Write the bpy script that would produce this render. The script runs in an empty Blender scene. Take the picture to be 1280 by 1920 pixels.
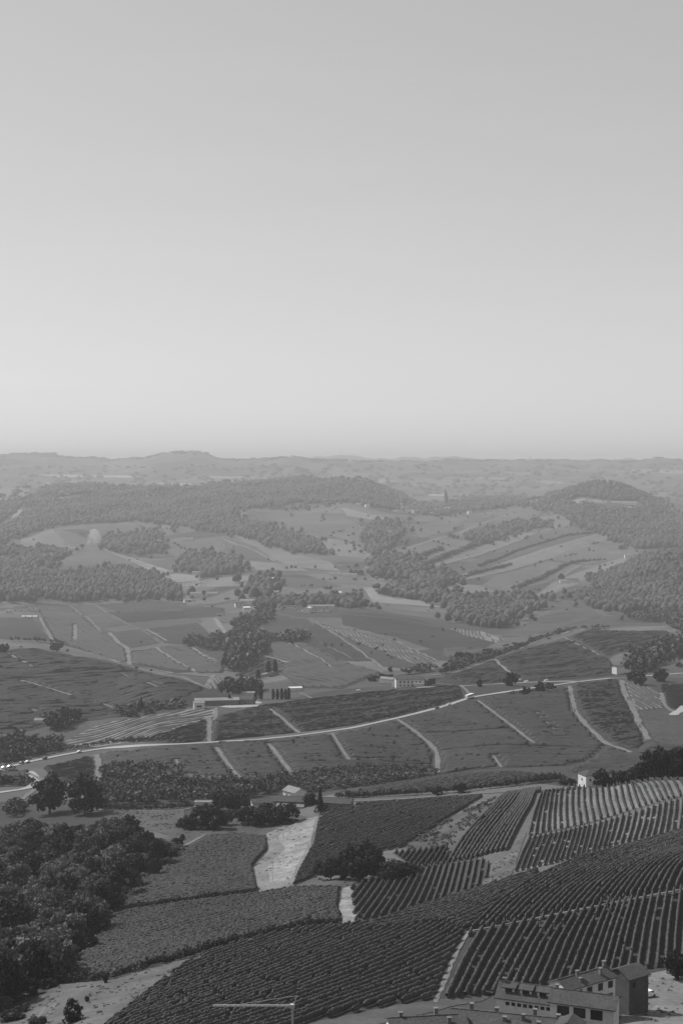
import bpy, bmesh, math, random
import numpy as np
from mathutils import Vector, kdtree
from mathutils.geometry import delaunay_2d_cdt

random.seed(7); RNG = np.random.default_rng(7)
scn = bpy.context.scene
COL = scn.collection

# ------------------------------------------------------------------ camera
F = 2667.0                       # focal length in pixels of the 1280 x 1920 frame (50 mm on 24 x 36)
PITCH = math.atan((960-857)/F)
cam_d = bpy.data.cameras.new('camera'); cam = bpy.data.objects.new('camera', cam_d); COL.objects.link(cam)
cam_d.sensor_fit = 'HORIZONTAL'; cam_d.sensor_width = 24.0; cam_d.lens = 50.0
cam_d.clip_start = 0.5; cam_d.clip_end = 120000
cam.location = (0, 0, 0); cam.rotation_euler = (math.pi/2-PITCH, 0, 0)
scn.camera = cam

# ------------------------------------------------------------------ sky, sun, exposure
SUN_EL = math.radians(46); SUN_AZ = math.radians(-62)      # azimuth measured clockwise from +Y (the view)
world = bpy.data.worlds.new('World'); scn.world = world; world.use_nodes = True
wn = world.node_tree; wn.nodes.clear()
sky = wn.nodes.new('ShaderNodeTexSky'); sky.sky_type = 'NISHITA'; sky.sun_disc = False
sky.sun_elevation = SUN_EL; sky.sun_rotation = SUN_AZ
sky.altitude = 0; sky.air_density = 1.0; sky.dust_density = 0.6; sky.ozone_density = 1.0
bw = wn.nodes.new('ShaderNodeRGBToBW')                      # black-and-white photograph: grey sky
gm = wn.nodes.new('ShaderNodeMath'); gm.operation = 'POWER'; gm.inputs[1].default_value = 0.5
gs = wn.nodes.new('ShaderNodeMath'); gs.operation = 'MULTIPLY'; gs.inputs[1].default_value = 2.32
# faint drawn-out cirrus
tc = wn.nodes.new('ShaderNodeTexCoord'); mp = wn.nodes.new('ShaderNodeMapping'); mp.inputs['Scale'].default_value = (2.2, 2.2, 26)
nz = wn.nodes.new('ShaderNodeTexNoise'); nz.inputs['Scale'].default_value = 1.6; nz.inputs['Detail'].default_value = 5
mr = wn.nodes.new('ShaderNodeMapRange'); mr.inputs[1].default_value = 0.52; mr.inputs[2].default_value = 0.8
mr.inputs[3].default_value = 1.0; mr.inputs[4].default_value = 1.02
gc = wn.nodes.new('ShaderNodeMath'); gc.operation = 'MULTIPLY'
bg = wn.nodes.new('ShaderNodeBackground'); bg.inputs['Strength'].default_value = 0.12
wo = wn.nodes.new('ShaderNodeOutputWorld')
L = wn.links.new
L(sky.outputs[0], bw.inputs[0]); L(bw.outputs[0], gm.inputs[0]); L(gm.outputs[0], gs.inputs[0])
L(tc.outputs['Generated'], mp.inputs[0]); L(mp.outputs[0], nz.inputs['Vector']); L(nz.outputs[0], mr.inputs[0])
L(gs.outputs[0], gc.inputs[0]); L(mr.outputs[0], gc.inputs[1]); L(gc.outputs[0], bg.inputs[0]); L(bg.outputs[0], wo.inputs[0])

sun_d = bpy.data.lights.new('sun', 'SUN'); sun_d.energy = 5.0; sun_d.angle = math.radians(0.53); sun_d.color = (1, 1, 1)
sun = bpy.data.objects.new('sun', sun_d); COL.objects.link(sun)
sdir = Vector((math.sin(SUN_AZ)*math.cos(SUN_EL), math.cos(SUN_AZ)*math.cos(SUN_EL), math.sin(SUN_EL)))
sun.rotation_euler = (-sdir).to_track_quat('-Z', 'Y').to_euler(); sun.location = (-300, 200, 500)

scn.view_settings.view_transform = 'Standard'; scn.view_settings.look = 'None'
scn.view_settings.exposure = 0.0; scn.view_settings.gamma = 1.0
scn.cycles.volume_bounces = 1; scn.cycles.max_bounces = 6; scn.cycles.use_denoising = True
HAZE = 0.88e-4; HAZE_C = 0.72; HAZE_G = 0.1

# ------------------------------------------------------------------ terrain: heights on a polar grid
def DM(d):                                         # distances of the sketch, stretched beyond the near valley
    return np.interp(np.asarray(d, float), [0, 1300, 6200, 12000, 26000, 90000], [0, 1300, 9385, 11300, 16500, 60000])
def SC(d):                                         # how much larger things stand out there
    return float(d/np.interp(d, [0, 1300, 9385, 11300, 16500, 60000], [0, 1300, 6200, 12000, 26000, 90000]))
def v2s(v):                                        # pixel row -> slope (dz per metre of distance)
    return -np.tan(PITCH+np.arctan((np.asarray(v, float)-960)/F))
PROFILE = {   # picture column : (distance m, picture row of the ground there)
 0: [(150,2150),(200,2060),(260,1995),(300,1950),(345,1890),(400,1822),(450,1767),(500,1717),(560,1662),(600,1630),(650,1595),(700,1562),(760,1530),(850,1490),(950,1450),(1050,1415),(1200,1352),(1400,1278),(1600,1214),(1800,1198),(2100,1154),(2500,1122),(3000,1065),(3500,1010),(4000,972),(4500,943),(5000,922),(5300,916),(6200,928),(8000,914),(12000,896),(15500,888),(22000,890)],
 160: [(150,2130),(200,2040),(260,1965),(300,1915),(345,1860),(400,1802),(450,1755),(500,1708),(560,1655),(600,1622),(650,1586),(700,1552),(760,1516),(850,1484),(950,1447),(1050,1412),(1200,1354),(1400,1280),(1550,1228),(1700,1231),(1900,1201),(2100,1172),(2500,1130),(3000,1060),(3500,1005),(4000,965),(4500,930),(4900,911),(5200,912),(6200,928),(8000,914),(12000,895),(15500,888),(22000,890)],
 320: [(150,2115),(200,2020),(260,1940),(300,1890),(345,1840),(400,1780),(450,1735),(500,1690),(560,1640),(600,1605),(650,1567),(700,1533),(760,1511),(850,1470),(950,1424),(1000,1396),(1050,1376),(1200,1333),(1300,1298),(1400,1264),(1550,1255),(1700,1243),(1900,1208),(2100,1178),(2500,1126),(3000,1062),(3500,1008),(4000,962),(4300,938),(4650,916),(5000,913),(6200,928),(8000,913),(12000,894),(15500,888),(22000,890)],
 480: [(150,2110),(200,2015),(260,1935),(300,1880),(345,1825),(400,1770),(450,1722),(500,1680),(560,1630),(600,1597),(650,1562),(700,1532),(760,1510),(850,1465),(950,1415),(1050,1376),(1200,1330),(1400,1284),(1550,1253),(1700,1222),(1900,1182),(2100,1151),(2500,1108),(3000,1048),(3500,994),(4000,951),(4500,920),(4850,906),(5200,905),(6200,928),(8000,913),(12000,893),(15500,888),(22000,890)],
 640: [(150,2105),(200,2010),(260,1935),(300,1875),(345,1815),(400,1755),(450,1702),(500,1657),(560,1601),(600,1569),(650,1531),(690,1504),(760,1488),(850,1459),(950,1408),(1050,1370),(1200,1319),(1400,1271),(1550,1240),(1700,1210),(1900,1178),(2100,1148),(2500,1098),(3000,1040),(3500,991),(4000,948),(4500,914),(4850,897),(5200,901),(6200,928),(8000,912),(12000,892),(15500,888),(22000,890)],
 800: [(150,2095),(200,2000),(245,1950),(260,1930),(300,1876),(345,1815),(400,1746),(430,1715),(450,1699),(500,1648),(560,1585),(600,1553),(650,1519),(690,1496),(720,1480),(760,1464),(800,1460),(870,1462),(950,1418),(1050,1364),(1200,1310),(1300,1285),(1400,1265),(1550,1240),(1700,1215),(1900,1188),(2100,1163),(2500,1110),(3000,1045),(3500,994),(4000,965),(4300,953),(4700,944),(5200,938),(6200,928),(8000,911),(12000,891),(15500,888),(22000,890)],
 960: [(150,2090),(200,2030),(240,1982),(260,1950),(290,1905),(320,1866),(345,1822),(400,1725),(440,1658),(465,1636),(500,1590),(560,1523),(600,1491),(640,1486),(690,1478),(720,1459),(760,1446),(800,1447),(880,1438),(950,1402),(1050,1354),(1200,1302),(1280,1281),(1400,1261),(1600,1226),(1750,1205),(1850,1194),(2000,1186),(2200,1163),(2500,1120),(3000,1058),(3500,1003),(4000,963),(4300,949),(4700,940),(5200,935),(6200,926),(8000,910),(12000,890),(15500,888),(22000,890)],
 1120: [(150,2080),(200,2040),(240,1990),(260,1955),(290,1900),(320,1856),(345,1815),(400,1700),(440,1634),(470,1604),(500,1574),(560,1502),(600,1468),(640,1474),(700,1470),(800,1462),(870,1445),(950,1400),(1050,1350),(1200,1300),(1280,1278),(1400,1254),(1600,1214),(1780,1180),(1900,1184),(2100,1166),(2300,1146),(2600,1110),(3000,1060),(3500,1008),(3900,968),(4100,932),(4300,909),(4500,914),(5000,935),(6200,924),(8000,909),(12000,890),(15500,888),(22000,890)],
 1280: [(150,2080),(200,2030),(240,1980),(260,1945),(290,1890),(320,1845),(345,1805),(400,1683),(450,1592),(480,1573),(520,1528),(560,1480),(600,1445),(640,1450),(700,1455),(800,1450),(870,1432),(950,1390),(1050,1345),(1200,1299),(1280,1280),(1400,1249),(1550,1216),(1800,1182),(2000,1166),(2200,1142),(2400,1118),(2600,1078),(2800,1042),(3000,1038),(3500,1008),(3900,978),(4150,956),(4300,944),(4600,950),(5200,942),(6200,924),(8000,908),(12000,890),(15500,888),(22000,890)],
}
PROFILE[-260] = [(d, v+4) for d, v in PROFILE[0]]
PROFILE[1540] = [(d, v+3) for d, v in PROFILE[1280]]

def pchip(x, y, xi):
    x = np.asarray(x, float); y = np.asarray(y, float); h = np.diff(x); dl = np.diff(y)/h
    m = np.zeros_like(y); m[0] = dl[0]; m[-1] = dl[-1]
    for k in range(1, len(x)-1):
        if dl[k-1]*dl[k] > 0:
            w1 = 2*h[k]+h[k-1]; w2 = h[k]+2*h[k-1]
            m[k] = (w1+w2)/(w1/dl[k-1]+w2/dl[k])
    xi = np.clip(xi, x[0], x[-1]); k = np.clip(np.searchsorted(x, xi)-1, 0, len(h)-1)
    t = (xi-x[k])/h[k]; t2 = t*t; t3 = t2*t
    return (2*t3-3*t2+1)*y[k]+(t3-2*t2+t)*h[k]*m[k]+(-2*t3+3*t2)*y[k+1]+(t3-t2)*h[k]*m[k+1]

LD = np.concatenate([np.log(np.array([1.2, 3, 8, 20, 40, 70, 100, 130])), np.arange(math.log(150), math.log(36000), 0.0072)])
azd = np.concatenate([np.arange(-180, -24, 6.0), np.arange(-24, -16, 0.5), np.arange(-16, 16.01, 0.15), np.arange(16.5, 24, 0.5), np.arange(24, 180.1, 6.0)])
AZ = np.radians(azd)
DD = np.exp(LD)
us = sorted(PROFILE)
colz = np.array([pchip(np.log(DM([p[0] for p in PROFILE[u]])), [p[1] for p in PROFILE[u]], LD) for u in us])   # rows by column
uaz = np.arctan((np.array(us)-640.0)/F)
VG = np.array([pchip(uaz, colz[:, j], AZ) for j in range(len(LD))]).T      # (az, d)
ZG = v2s(VG)*DD[None, :]
near = np.interp(DD, [0, 3, 8, 20, 40, 70, 100, 130, 150], [-1.7, -2.4, -5, -12, -22, -37, -51, -64, 0])
for j in range(len(DD)):
    if DD[j] < 149: ZG[:, j] = near[j]
XG = np.sin(AZ)[:, None]*DD[None, :]; YG = np.cos(AZ)[:, None]*DD[None, :]
def waves(x, y, seed, wl, n=7):
    r = np.random.default_rng(seed); s = 0
    for i in range(n):
        a = r.uniform(0, 2*math.pi); k = 2*math.pi/(wl*r.uniform(0.7, 1.5))
        s = s+np.sin(k*(x*math.cos(a)+y*math.sin(a))+r.uniform(0, 6.3))
    return s/math.sqrt(n)
amp = np.interp(DD, [0, 200, 400, 900, 2500, 5000, 9000, 32000], [0, .1, .35, .7, 4, 9, 9, 12])[None, :]
ZG = ZG+amp*waves(XG, YG, 1, 420)*np.interp(DD, [0, 900, 2500], [0.2, .5, 1])[None, :]+np.minimum(amp, 1.2)*0.7*waves(XG, YG, 2, 90)
# two chains of far hills against the sky (heights by picture column of their crests)
def ridge(px, dist, width, base, seed):
    global ZG
    xs = np.arctan((np.array([p[0] for p in px])-640.0)/F); vs = np.array([p[1] for p in px], float)
    crest = pchip(xs, vs, np.clip(AZ, xs[0], xs[-1]))
    dc = dist*(1+0.05*np.sin(AZ*17+seed)); jc = np.clip(np.searchsorted(DD, dc), 0, len(DD)-1)
    h = v2s(crest)*dc-ZG[np.arange(len(AZ)), jc]
    h = h+dist*0.0003*waves(AZ*dist, AZ*0, seed, 260)+dist*0.00022*waves(AZ*dist, AZ*0, seed+1, 900)
    ZG = ZG+np.maximum(h, 0)[:, None]*np.exp(-((DD[None, :]-dc[:, None])/(width))**2)
ridge([(-300,856),(0,854),(60,850),(115,856),(190,861),(250,860),(300,853),(340,848),(385,852),(430,862),(490,862),(550,857),(590,862),(700,865),(800,865),(900,864),(1000,863),(1100,865),(1280,864),(1500,864)], 12500, 1500, 888, 5)
ridge([(-300,866),(0,866),(420,866),(560,862),(600,857),(640,853),(690,860),(720,862),(765,857),(800,862),(815,859),(835,856),(880,857),(910,862),(985,861),(1060,862),(1280,862),(1500,862)], 18500, 1900, 882, 9)

def idx(a, g):
    k = np.clip(np.searchsorted(g, a)-1, 0, len(g)-2); return k, np.clip((a-g[k])/(g[k+1]-g[k]), 0, 1)
def hgt(x, y):
    x = np.asarray(x, float); y = np.asarray(y, float)
    a = np.arctan2(x, y); d = np.log(np.maximum(np.hypot(x, y), 1.21))
    i, s = idx(a, AZ); j, t = idx(d, LD)
    return (ZG[i, j]*(1-s)+ZG[i+1, j]*s)*(1-t)+(ZG[i, j+1]*(1-s)+ZG[i+1, j+1]*s)*t
cp, sp = math.cos(PITCH), math.sin(PITCH)
def ray(u, v):
    x = (u-640)/F; y = (960-v)/F
    dx, dy, dz = x, cp+y*sp, -sp+y*cp
    return math.atan2(dx, dy), dz/math.hypot(dx, dy)
def hit(u, v, rng=(150, 30000)):          # where the line of sight through a photo point meets the ground
    a, s = ray(u, v); rng = (float(DM(rng[0])), float(DM(rng[1])))
    d = np.exp(np.linspace(math.log(rng[0]), math.log(rng[1]), 1600 if rng[1]/rng[0] > 6 else 700))
    g = s*d-hgt(np.sin(a)*d, np.cos(a)*d)
    w = np.nonzero(g <= 0)[0]
    if len(w) and w[0] > 0:
        k = w[0]; t = g[k-1]/(g[k-1]-g[k]); dd = d[k-1]+(d[k]-d[k-1])*t
    elif len(w): dd = d[0]
    else: dd = d[np.argmin(np.abs(g/d))]
    return np.array([math.sin(a)*dd, math.cos(a)*dd])
def dens(px, step=10, closed=False):
    out = []; pts = list(px)+([px[0]] if closed else [])
    for (a, b), (c, e) in zip(pts[:-1], pts[1:]):
        n = max(1, int(math.hypot(c-a, e-b)/step))
        out += [(a+(c-a)*k/n, b+(e-b)*k/n) for k in range(n)]
    if not closed: out.append(pts[-1])
    return out
def hits(px, rng=(150, 30000), step=10, closed=False):
    return np.array([hit(u, v, rng) for u, v in dens(px, step, closed)])
def inside(P, x, y):
    x = np.asarray(x); y = np.asarray(y); c = np.zeros(x.shape, bool); q = np.roll(P, 1, 0)
    for (x1, y1), (x2, y2) in zip(P, q):
        if y1 != y2:
            c ^= ((y1 > y) != (y2 > y)) & (x < (x2-x1)*(y-y1)/(y2-y1)+x1)
    return c

# ------------------------------------------------------------------ materials (all grey: the photograph is black and white)
MATS = {}
def mat(name, val, var=0.25, scale=0.6, rough=0.9, bump=0.0, big=0.0, bigscale=0.02, tone=False, rnd=0.0, trans=0.0, stretch=None):
    if name in MATS: return MATS[name]
    m = bpy.data.materials.new(name); m.use_nodes = True; MATS[name] = m
    t = m.node_tree; b = t.nodes['Principled BSDF']; b.inputs['Roughness'].default_value = rough
    b.inputs['Specular IOR Level'].default_value = 0.2
    g = t.nodes.new('ShaderNodeNewGeometry')
    src = g.outputs['Position']
    if stretch:
        mpn = t.nodes.new('ShaderNodeMapping'); mpn.inputs['Rotation'].default_value = (0, 0, stretch[1]); mpn.inputs['Scale'].default_value = (stretch[0], 1, 1)
        t.links.new(src, mpn.inputs[0]); src = mpn.outputs[0]
    n = t.nodes.new('ShaderNodeTexNoise'); n.inputs['Scale'].default_value = scale; n.inputs['Detail'].default_value = 4; n.inputs['Roughness'].default_value = 0.65
    t.links.new(src, n.inputs['Vector'])
    def mth(op, a, bb):
        k = t.nodes.new('ShaderNodeMath'); k.operation = op
        for i, q in enumerate((a, bb)):
            if isinstance(q, (int, float)): k.inputs[i].default_value = q
            else: t.links.new(q, k.inputs[i])
        return k.outputs[0]
    f = mth('MULTIPLY_ADD', n.outputs[0], 2*var*2); f.node.inputs[2].default_value = 1-2*var
    if big:
        n2 = t.nodes.new('ShaderNodeTexNoise'); n2.inputs['Scale'].default_value = bigscale; n2.inputs['Detail'].default_value = 3
        t.links.new(g.outputs['Position'], n2.inputs['Vector'])
        k2 = mth('MULTIPLY_ADD', n2.outputs[0], 4*big); k2.node.inputs[2].default_value = 1-2*big
        f = mth('MULTIPLY', f, k2)
    if tone:
        at = t.nodes.new('ShaderNodeAttribute'); at.attribute_name = 'tone'; f = mth('MULTIPLY', f, at.outputs['Fac'])
    if rnd:
        oi = t.nodes.new('ShaderNodeObjectInfo'); k3 = mth('MULTIPLY_ADD', oi.outputs['Random'], 2*rnd); k3.node.inputs[2].default_value = 1-rnd
        f = mth('MULTIPLY', f, k3)
    f = mth('MULTIPLY', f, val); f = mth('MAXIMUM', f, 0.004)
    cc = t.nodes.new('ShaderNodeCombineColor')
    for i in range(3): t.links.new(f, cc.inputs[i])
    t.links.new(cc.outputs[0], b.inputs['Base Color'])
    if bump:
        bn = t.nodes.new('ShaderNodeBump'); bn.inputs['Strength'].default_value = 1; bn.inputs['Distance'].default_value = bump
        t.links.new(n.outputs[0], bn.inputs['Height']); t.links.new(bn.outputs[0], b.inputs['Normal'])
    if trans:
        tr = t.nodes.new('ShaderNodeBsdfTranslucent'); mx = t.nodes.new('ShaderNodeMixShader'); mx.inputs[0].default_value = trans
        t.links.new(cc.outputs[0], tr.inputs[0]); t.links.new(b.outputs[0], mx.inputs[1]); t.links.new(tr.outputs[0], mx.inputs[2])
        t.links.new(mx.outputs[0], t.nodes['Material Output'].inputs['Surface'])
    return m

def land_material():
    m = mat('land', 0.058, 0.2, 0.35, 0.95, 0.1, 0.25, 0.011)
    t = m.node_tree; b = t.nodes['Principled BSDF']; old = b.inputs['Base Color'].links[0].from_socket
    g = t.nodes.new('ShaderNodeNewGeometry'); mp_ = t.nodes.new('ShaderNodeMapping'); mp_.inputs['Scale'].default_value = (1/420, 1/260, 0.0); mp_.inputs['Rotation'].default_value = (0, 0, 0.5)
    vo = t.nodes.new('ShaderNodeTexVoronoi'); vo.inputs['Scale'].default_value = 1.0; vo.inputs['Randomness'].default_value = 0.9
    t.links.new(g.outputs['Position'], mp_.inputs[0]); t.links.new(mp_.outputs[0], vo.inputs['Vector'])
    sx = t.nodes.new('ShaderNodeSeparateColor'); t.links.new(vo.outputs['Color'], sx.inputs[0])
    rp = t.nodes.new('ShaderNodeMapRange'); rp.inputs[1].default_value = 0.0; rp.inputs[2].default_value = 1.0; rp.inputs[3].default_value = 0.55; rp.inputs[4].default_value = 1.7
    t.links.new(sx.outputs[0], rp.inputs[0])
    mx = t.nodes.new('ShaderNodeMix'); mx.data_type = 'RGBA'; mx.blend_type = 'MULTIPLY'; mx.inputs[0].default_value = 1
    t.links.new(old, mx.inputs[6]); t.links.new(rp.outputs[0], mx.inputs[7]); t.links.new(mx.outputs[2], b.inputs['Base Color'])
    return m
M_LAND = land_material()
M_VINE = mat('vine_leaves', 0.064, 0.35, 2.6, 0.75, 0.25, rnd=0.08)
M_VINEFAR = mat('vine_leaves_dense', 0.043, 0.3, 0.5, 0.8, 0.2, 0.18, 0.03)
M_VINELEAFY = mat('vine_leaves_leafy', 0.05, 0.3, 0.5, 0.8, 0.2, 0.18, 0.03)
M_LEAF = mat('tree_leaves', 0.024, 0.3, 1.3, 0.7, 0.0, rnd=0.35, trans=0.15)
M_PALELEAF = mat('pale_leaves', 0.105, 0.3, 1.3, 0.7, 0.0, rnd=0.3, trans=0.2)
M_DARKLEAF = mat('dark_leaves', 0.013, 0.3, 1.3, 0.7, 0.0, rnd=0.2, trans=0.15)
M_WOODS = mat('woodland_leaves', 0.05, 0.25, 0.25, 0.8, 0.0, tone=True)
M_TUFT = mat('tuft_leaves', 0.085, 0.25, 1.0, 0.85, 0.0, tone=True)
M_BARK = mat('bark', 0.09, 0.3, 4, 0.9)
M_DRYGRASS = mat('dry_grass', 0.145, 0.3, 0.7, 0.95, 0.15, 0.32, 0.07)
M_GRASS = mat('grass', 0.063, 0.25, 0.8, 0.95, 0.15, 0.35, 0.06)
M_MEADOW = mat('meadow', 0.088, 0.3, 0.7, 0.95, 0.15, 0.35, 0.08)
M_DARKGRASS = mat('shaded_grass', 0.04, 0.3, 0.8, 0.95, 0.15, 0.2, 0.05)  # darker grass; shade under crowns and between rows put into its colour
M_BARE = mat('bare_marl', 0.19, 0.4, 0.45, 0.95, 0.4, 0.35, 0.12)
M_TRACK = mat('gravel_track', 0.125, 0.2, 0.7, 0.95, 0.05, 0.18, 0.08)
M_ROAD = mat('pale_asphalt', 0.27, 0.1, 0.8, 0.9, 0.0, 0.08, 0.05)
M_WALL = mat('plaster', 0.58, 0.10, 1.2, 0.9, 0.01, 0.12, 0.3)
M_WHITE = mat('white_paint', 0.6, 0.05, 1.0, 0.7)
M_BRICK = mat('brick_wall', 0.15, 0.3, 2.5, 0.9, 0.02, 0.25, 0.35)
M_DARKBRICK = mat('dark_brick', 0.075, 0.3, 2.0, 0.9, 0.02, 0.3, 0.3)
M_ROOF = mat('clay_tiles', 0.062, 0.45, 2.2, 0.85, 0.08, 0.2, 0.35)
M_PALEROOF = mat('pale_roof', 0.19, 0.2, 1.2, 0.8, 0.03, 0.15, 0.2)
M_DARK = mat('dark_timber', 0.02, 0.2, 3, 0.6)
M_GLASS = mat('window_glass', 0.025, 0.1, 1, 0.15)
M_METAL = mat('galvanised_steel', 0.40, 0.12, 2.0, 0.5)
M_RUBBER = mat('tyre_rubber', 0.02, 0.1, 5, 0.9)
M_CARW = mat('white_car_paint', 0.75, 0.03, 1, 0.3)
M_CARD = mat('dark_car_paint', 0.05, 0.05, 1, 0.3)
M_POST = mat('concrete_post', 0.45, 0.15, 3, 0.9)
FIELD = {k: mat('field_tone_'+k, v, 0.10, 0.25, 0.95, 0.2, 0.14, 0.02, stretch=(0.25, 0.1)) for k, v in
         dict(dark=0.018, mid=0.026, soft=0.036, light=0.056, pale=0.09, white=0.18).items()}

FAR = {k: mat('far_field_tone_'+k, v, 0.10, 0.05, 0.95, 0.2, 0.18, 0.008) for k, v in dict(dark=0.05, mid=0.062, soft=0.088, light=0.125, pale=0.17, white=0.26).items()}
# ------------------------------------------------------------------ mesh helpers
def link(name, mesh, m=None, parent=None, kind=None):
    o = bpy.data.objects.new(name, mesh); COL.objects.link(o)
    if m is not None and mesh is not None and not mesh.materials: mesh.materials.append(m)
    if parent is not None: o.parent = parent
    if kind: o['kind'] = kind
    return o
def tag(o, label, cat, group=None):
    o['label'] = label; o['category'] = cat
    if group: o['group'] = group
    return o
def empty(name, loc, rz=0.0):
    o = bpy.data.objects.new(name, None); COL.objects.link(o); o.location = loc; o.rotation_euler = (0, 0, rz); o.empty_display_size = 0.5
    return o
def npmesh(name, verts, quads=None, tris=None, smooth=False):
    me = bpy.data.meshes.new(name)
    verts = np.asarray(verts, np.float32).reshape(-1, 3)
    parts = []; starts = []; tot = 0
    for arr, k in ((quads, 4), (tris, 3)):
        if arr is not None and len(arr):
            arr = np.asarray(arr, np.int32).reshape(-1, k); parts.append(arr.ravel()); starts.append(tot+np.arange(len(arr))*k); tot += arr.size
    loops = np.concatenate(parts); st = np.concatenate(starts)
    me.vertices.add(len(verts)); me.vertices.foreach_set('co', verts.ravel())
    me.loops.add(len(loops)); me.loops.foreach_set('vertex_index', loops)
    me.polygons.add(len(st)); me.polygons.foreach_set('loop_start', st.astype(np.int32))
    if smooth: me.polygons.foreach_set('use_smooth', np.ones(len(st), bool))
    me.update(calc_edges=True)
    return me

# ------------------------------------------------------------------ the ground
na, nd = ZG.shape
V = np.stack([XG, YG, ZG], -1).reshape(-1, 3)
ii, jj = np.meshgrid(np.arange(na-1), np.arange(nd-1), indexing='ij')
q = np.stack([ii*nd+jj, (ii+1)*nd+jj, (ii+1)*nd+jj+1, ii*nd+jj+1], -1).reshape(-1, 4)[:, ::-1]
V = np.vstack([V, [[0, 0, -1.7]]])
fan = np.stack([np.arange(na-1)*nd, np.full(na-1, na*nd), np.arange(1, na)*nd], -1)[:, ::-1]
link('ground', npmesh('ground', V, q, fan, True), M_LAND, kind='structure')

OBST = []                                            # (x, y, radius) kept free of vine rows
LAYER = [0]
def drape(name, P, m, kind='structure', parent=None, off=0.0, step=0.0075):
    """a sheet laid over the ground inside a world outline"""
    LAYER[0] += 1
    a = np.arctan2(P[:, 0], P[:, 1]); l = np.log(np.hypot(P[:, 0], P[:, 1]))
    Q = np.stack([a, l], -1); keep = [0]
    for k in range(1, len(Q)):
        if np.linalg.norm(Q[k]-Q[keep[-1]]) > 2e-4: keep.append(k)
    Q = Q[keep]
    if len(Q) < 4: return None
    if np.linalg.norm(Q[0]-Q[-1]) < 2e-4: Q = Q[:-1]
    ga = np.arange(Q[:, 0].min(), Q[:, 0].max(), step*0.5); gl = np.arange(Q[:, 1].min(), Q[:, 1].max(), step)
    A, B = np.meshgrid(ga, gl); A = A.ravel(); B = B.ravel(); k = inside(Q, A, B)
    pts = [Vector(p) for p in Q]+[Vector((x, y)) for x, y in zip(A[k], B[k])]
    n = len(Q)
    vo, eo, fo, *_ = delaunay_2d_cdt(pts, [(i, (i+1) % n) for i in range(n)], [list(range(n))], 1, 1e-7)
    vo = np.array([(v.x, v.y) for v in vo]); d = np.exp(vo[:, 1]); x = np.sin(vo[:, 0])*d; y = np.cos(vo[:, 0])*d
    z = hgt(x, y)+0.05+d*0.00016+off+0.004*(LAYER[0] % 20)
    f = np.array([f for f in fo if len(f) == 3])
    if len(f) == 0: return None
    p = np.stack([x, y], -1)
    cr = (p[f[:, 1], 0]-p[f[:, 0], 0])*(p[f[:, 2], 1]-p[f[:, 0], 1])-(p[f[:, 1], 1]-p[f[:, 0], 1])*(p[f[:, 2], 0]-p[f[:, 0], 0])
    f[cr < 0] = f[cr < 0][:, ::-1]
    return link(name, npmesh(name, np.stack([x, y, z], -1), None, f, True), m, parent, kind if parent is None else None)
def rough(px, amp, seed, step=6):
    """an outline with uneven, natural edges"""
    q_ = np.array(dens(px, step, True)); n = len(q_); r = np.random.default_rng(seed)
    nse = r.normal(0, 1, (n, 2)); big = np.repeat(r.normal(0, 1, (n//5+2, 2)), 5, 0)[:n]
    for _ in range(3): big = (np.roll(big, 1, 0)+2*big+np.roll(big, -1, 0))/4
    return [tuple(p_) for p_ in q_+amp*(0.45*nse+0.9*big)*np.array([1.5, 0.7])]
def patch(px, m, rng=(150, 30000), name='field', off=0.0, amp=None):
    if amp is None: amp = 1.6 if rng[0] < 600 else 0.9 if rng[0] < 1800 else 0.45
    return drape(name, np.array([hit(u, v, rng) for u, v in rough(px, amp, int(abs(px[0][0]*7+px[0][1])))]), m, off=off)
def smooth_line(W, n=2):
    for _ in range(n):
        W[1:-1] = (W[:-2]+2*W[1:-1]+W[2:])/4
    return W
def resample(W, step):
    s = np.concatenate([[0], np.cumsum(np.linalg.norm(np.diff(W, axis=0), axis=1))])
    t = np.linspace(0, s[-1], max(2, int(s[-1]/step)+1))
    return np.stack([np.interp(t, s, W[:, k]) for k in range(W.shape[1])], -1)
def strip(px, width, m, rng=(150, 30000), name='track', off=0.0, clear=0.6, wob=0.12):
    """a road or track of real width following a line on the ground"""
    LAYER[0] += 1
    W = smooth_line(hits(px, rng, 6), 3); d0 = np.hypot(*W.mean(0)); width = width*SC(d0); W = resample(W, max(2.0, d0*0.004))
    T = np.gradient(W, axis=0); T /= np.linalg.norm(T, axis=1)[:, None]+1e-9; N = np.stack([-T[:, 1], T[:, 0]], -1)
    r = np.random.default_rng(int(abs(W[0, 0]*10)+W[0, 1])); n = len(W); k = 5; V = []
    jit = [smooth_line(r.normal(0, wob, n), 1)*width*0.5 for _ in range(2)]
    for c in range(k):
        f = c/(k-1)*2-1
        e = W+N*(f*width/2+(jit[0] if c == 0 else jit[1] if c == k-1 else 0*jit[0]))[:, None]
        d = np.hypot(e[:, 0], e[:, 1])
        V.append(np.stack([e[:, 0], e[:, 1], hgt(e[:, 0], e[:, 1])+0.09+d*0.00024+off+0.004*(LAYER[0] % 20)], -1))
    V = np.stack(V, 1).reshape(-1, 3); i = np.arange(n-1)[:, None]; c = np.arange(k-1)[None, :]
    qd = np.stack([i*k+c, (i+1)*k+c, (i+1)*k+c+1, i*k+c+1], -1).reshape(-1, 4)[:, ::-1]
    for p in W: OBST.append((p[0], p[1], width/2+clear))
    return link(name, npmesh(name, V, qd, None, True), m, None, 'structure')

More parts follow.
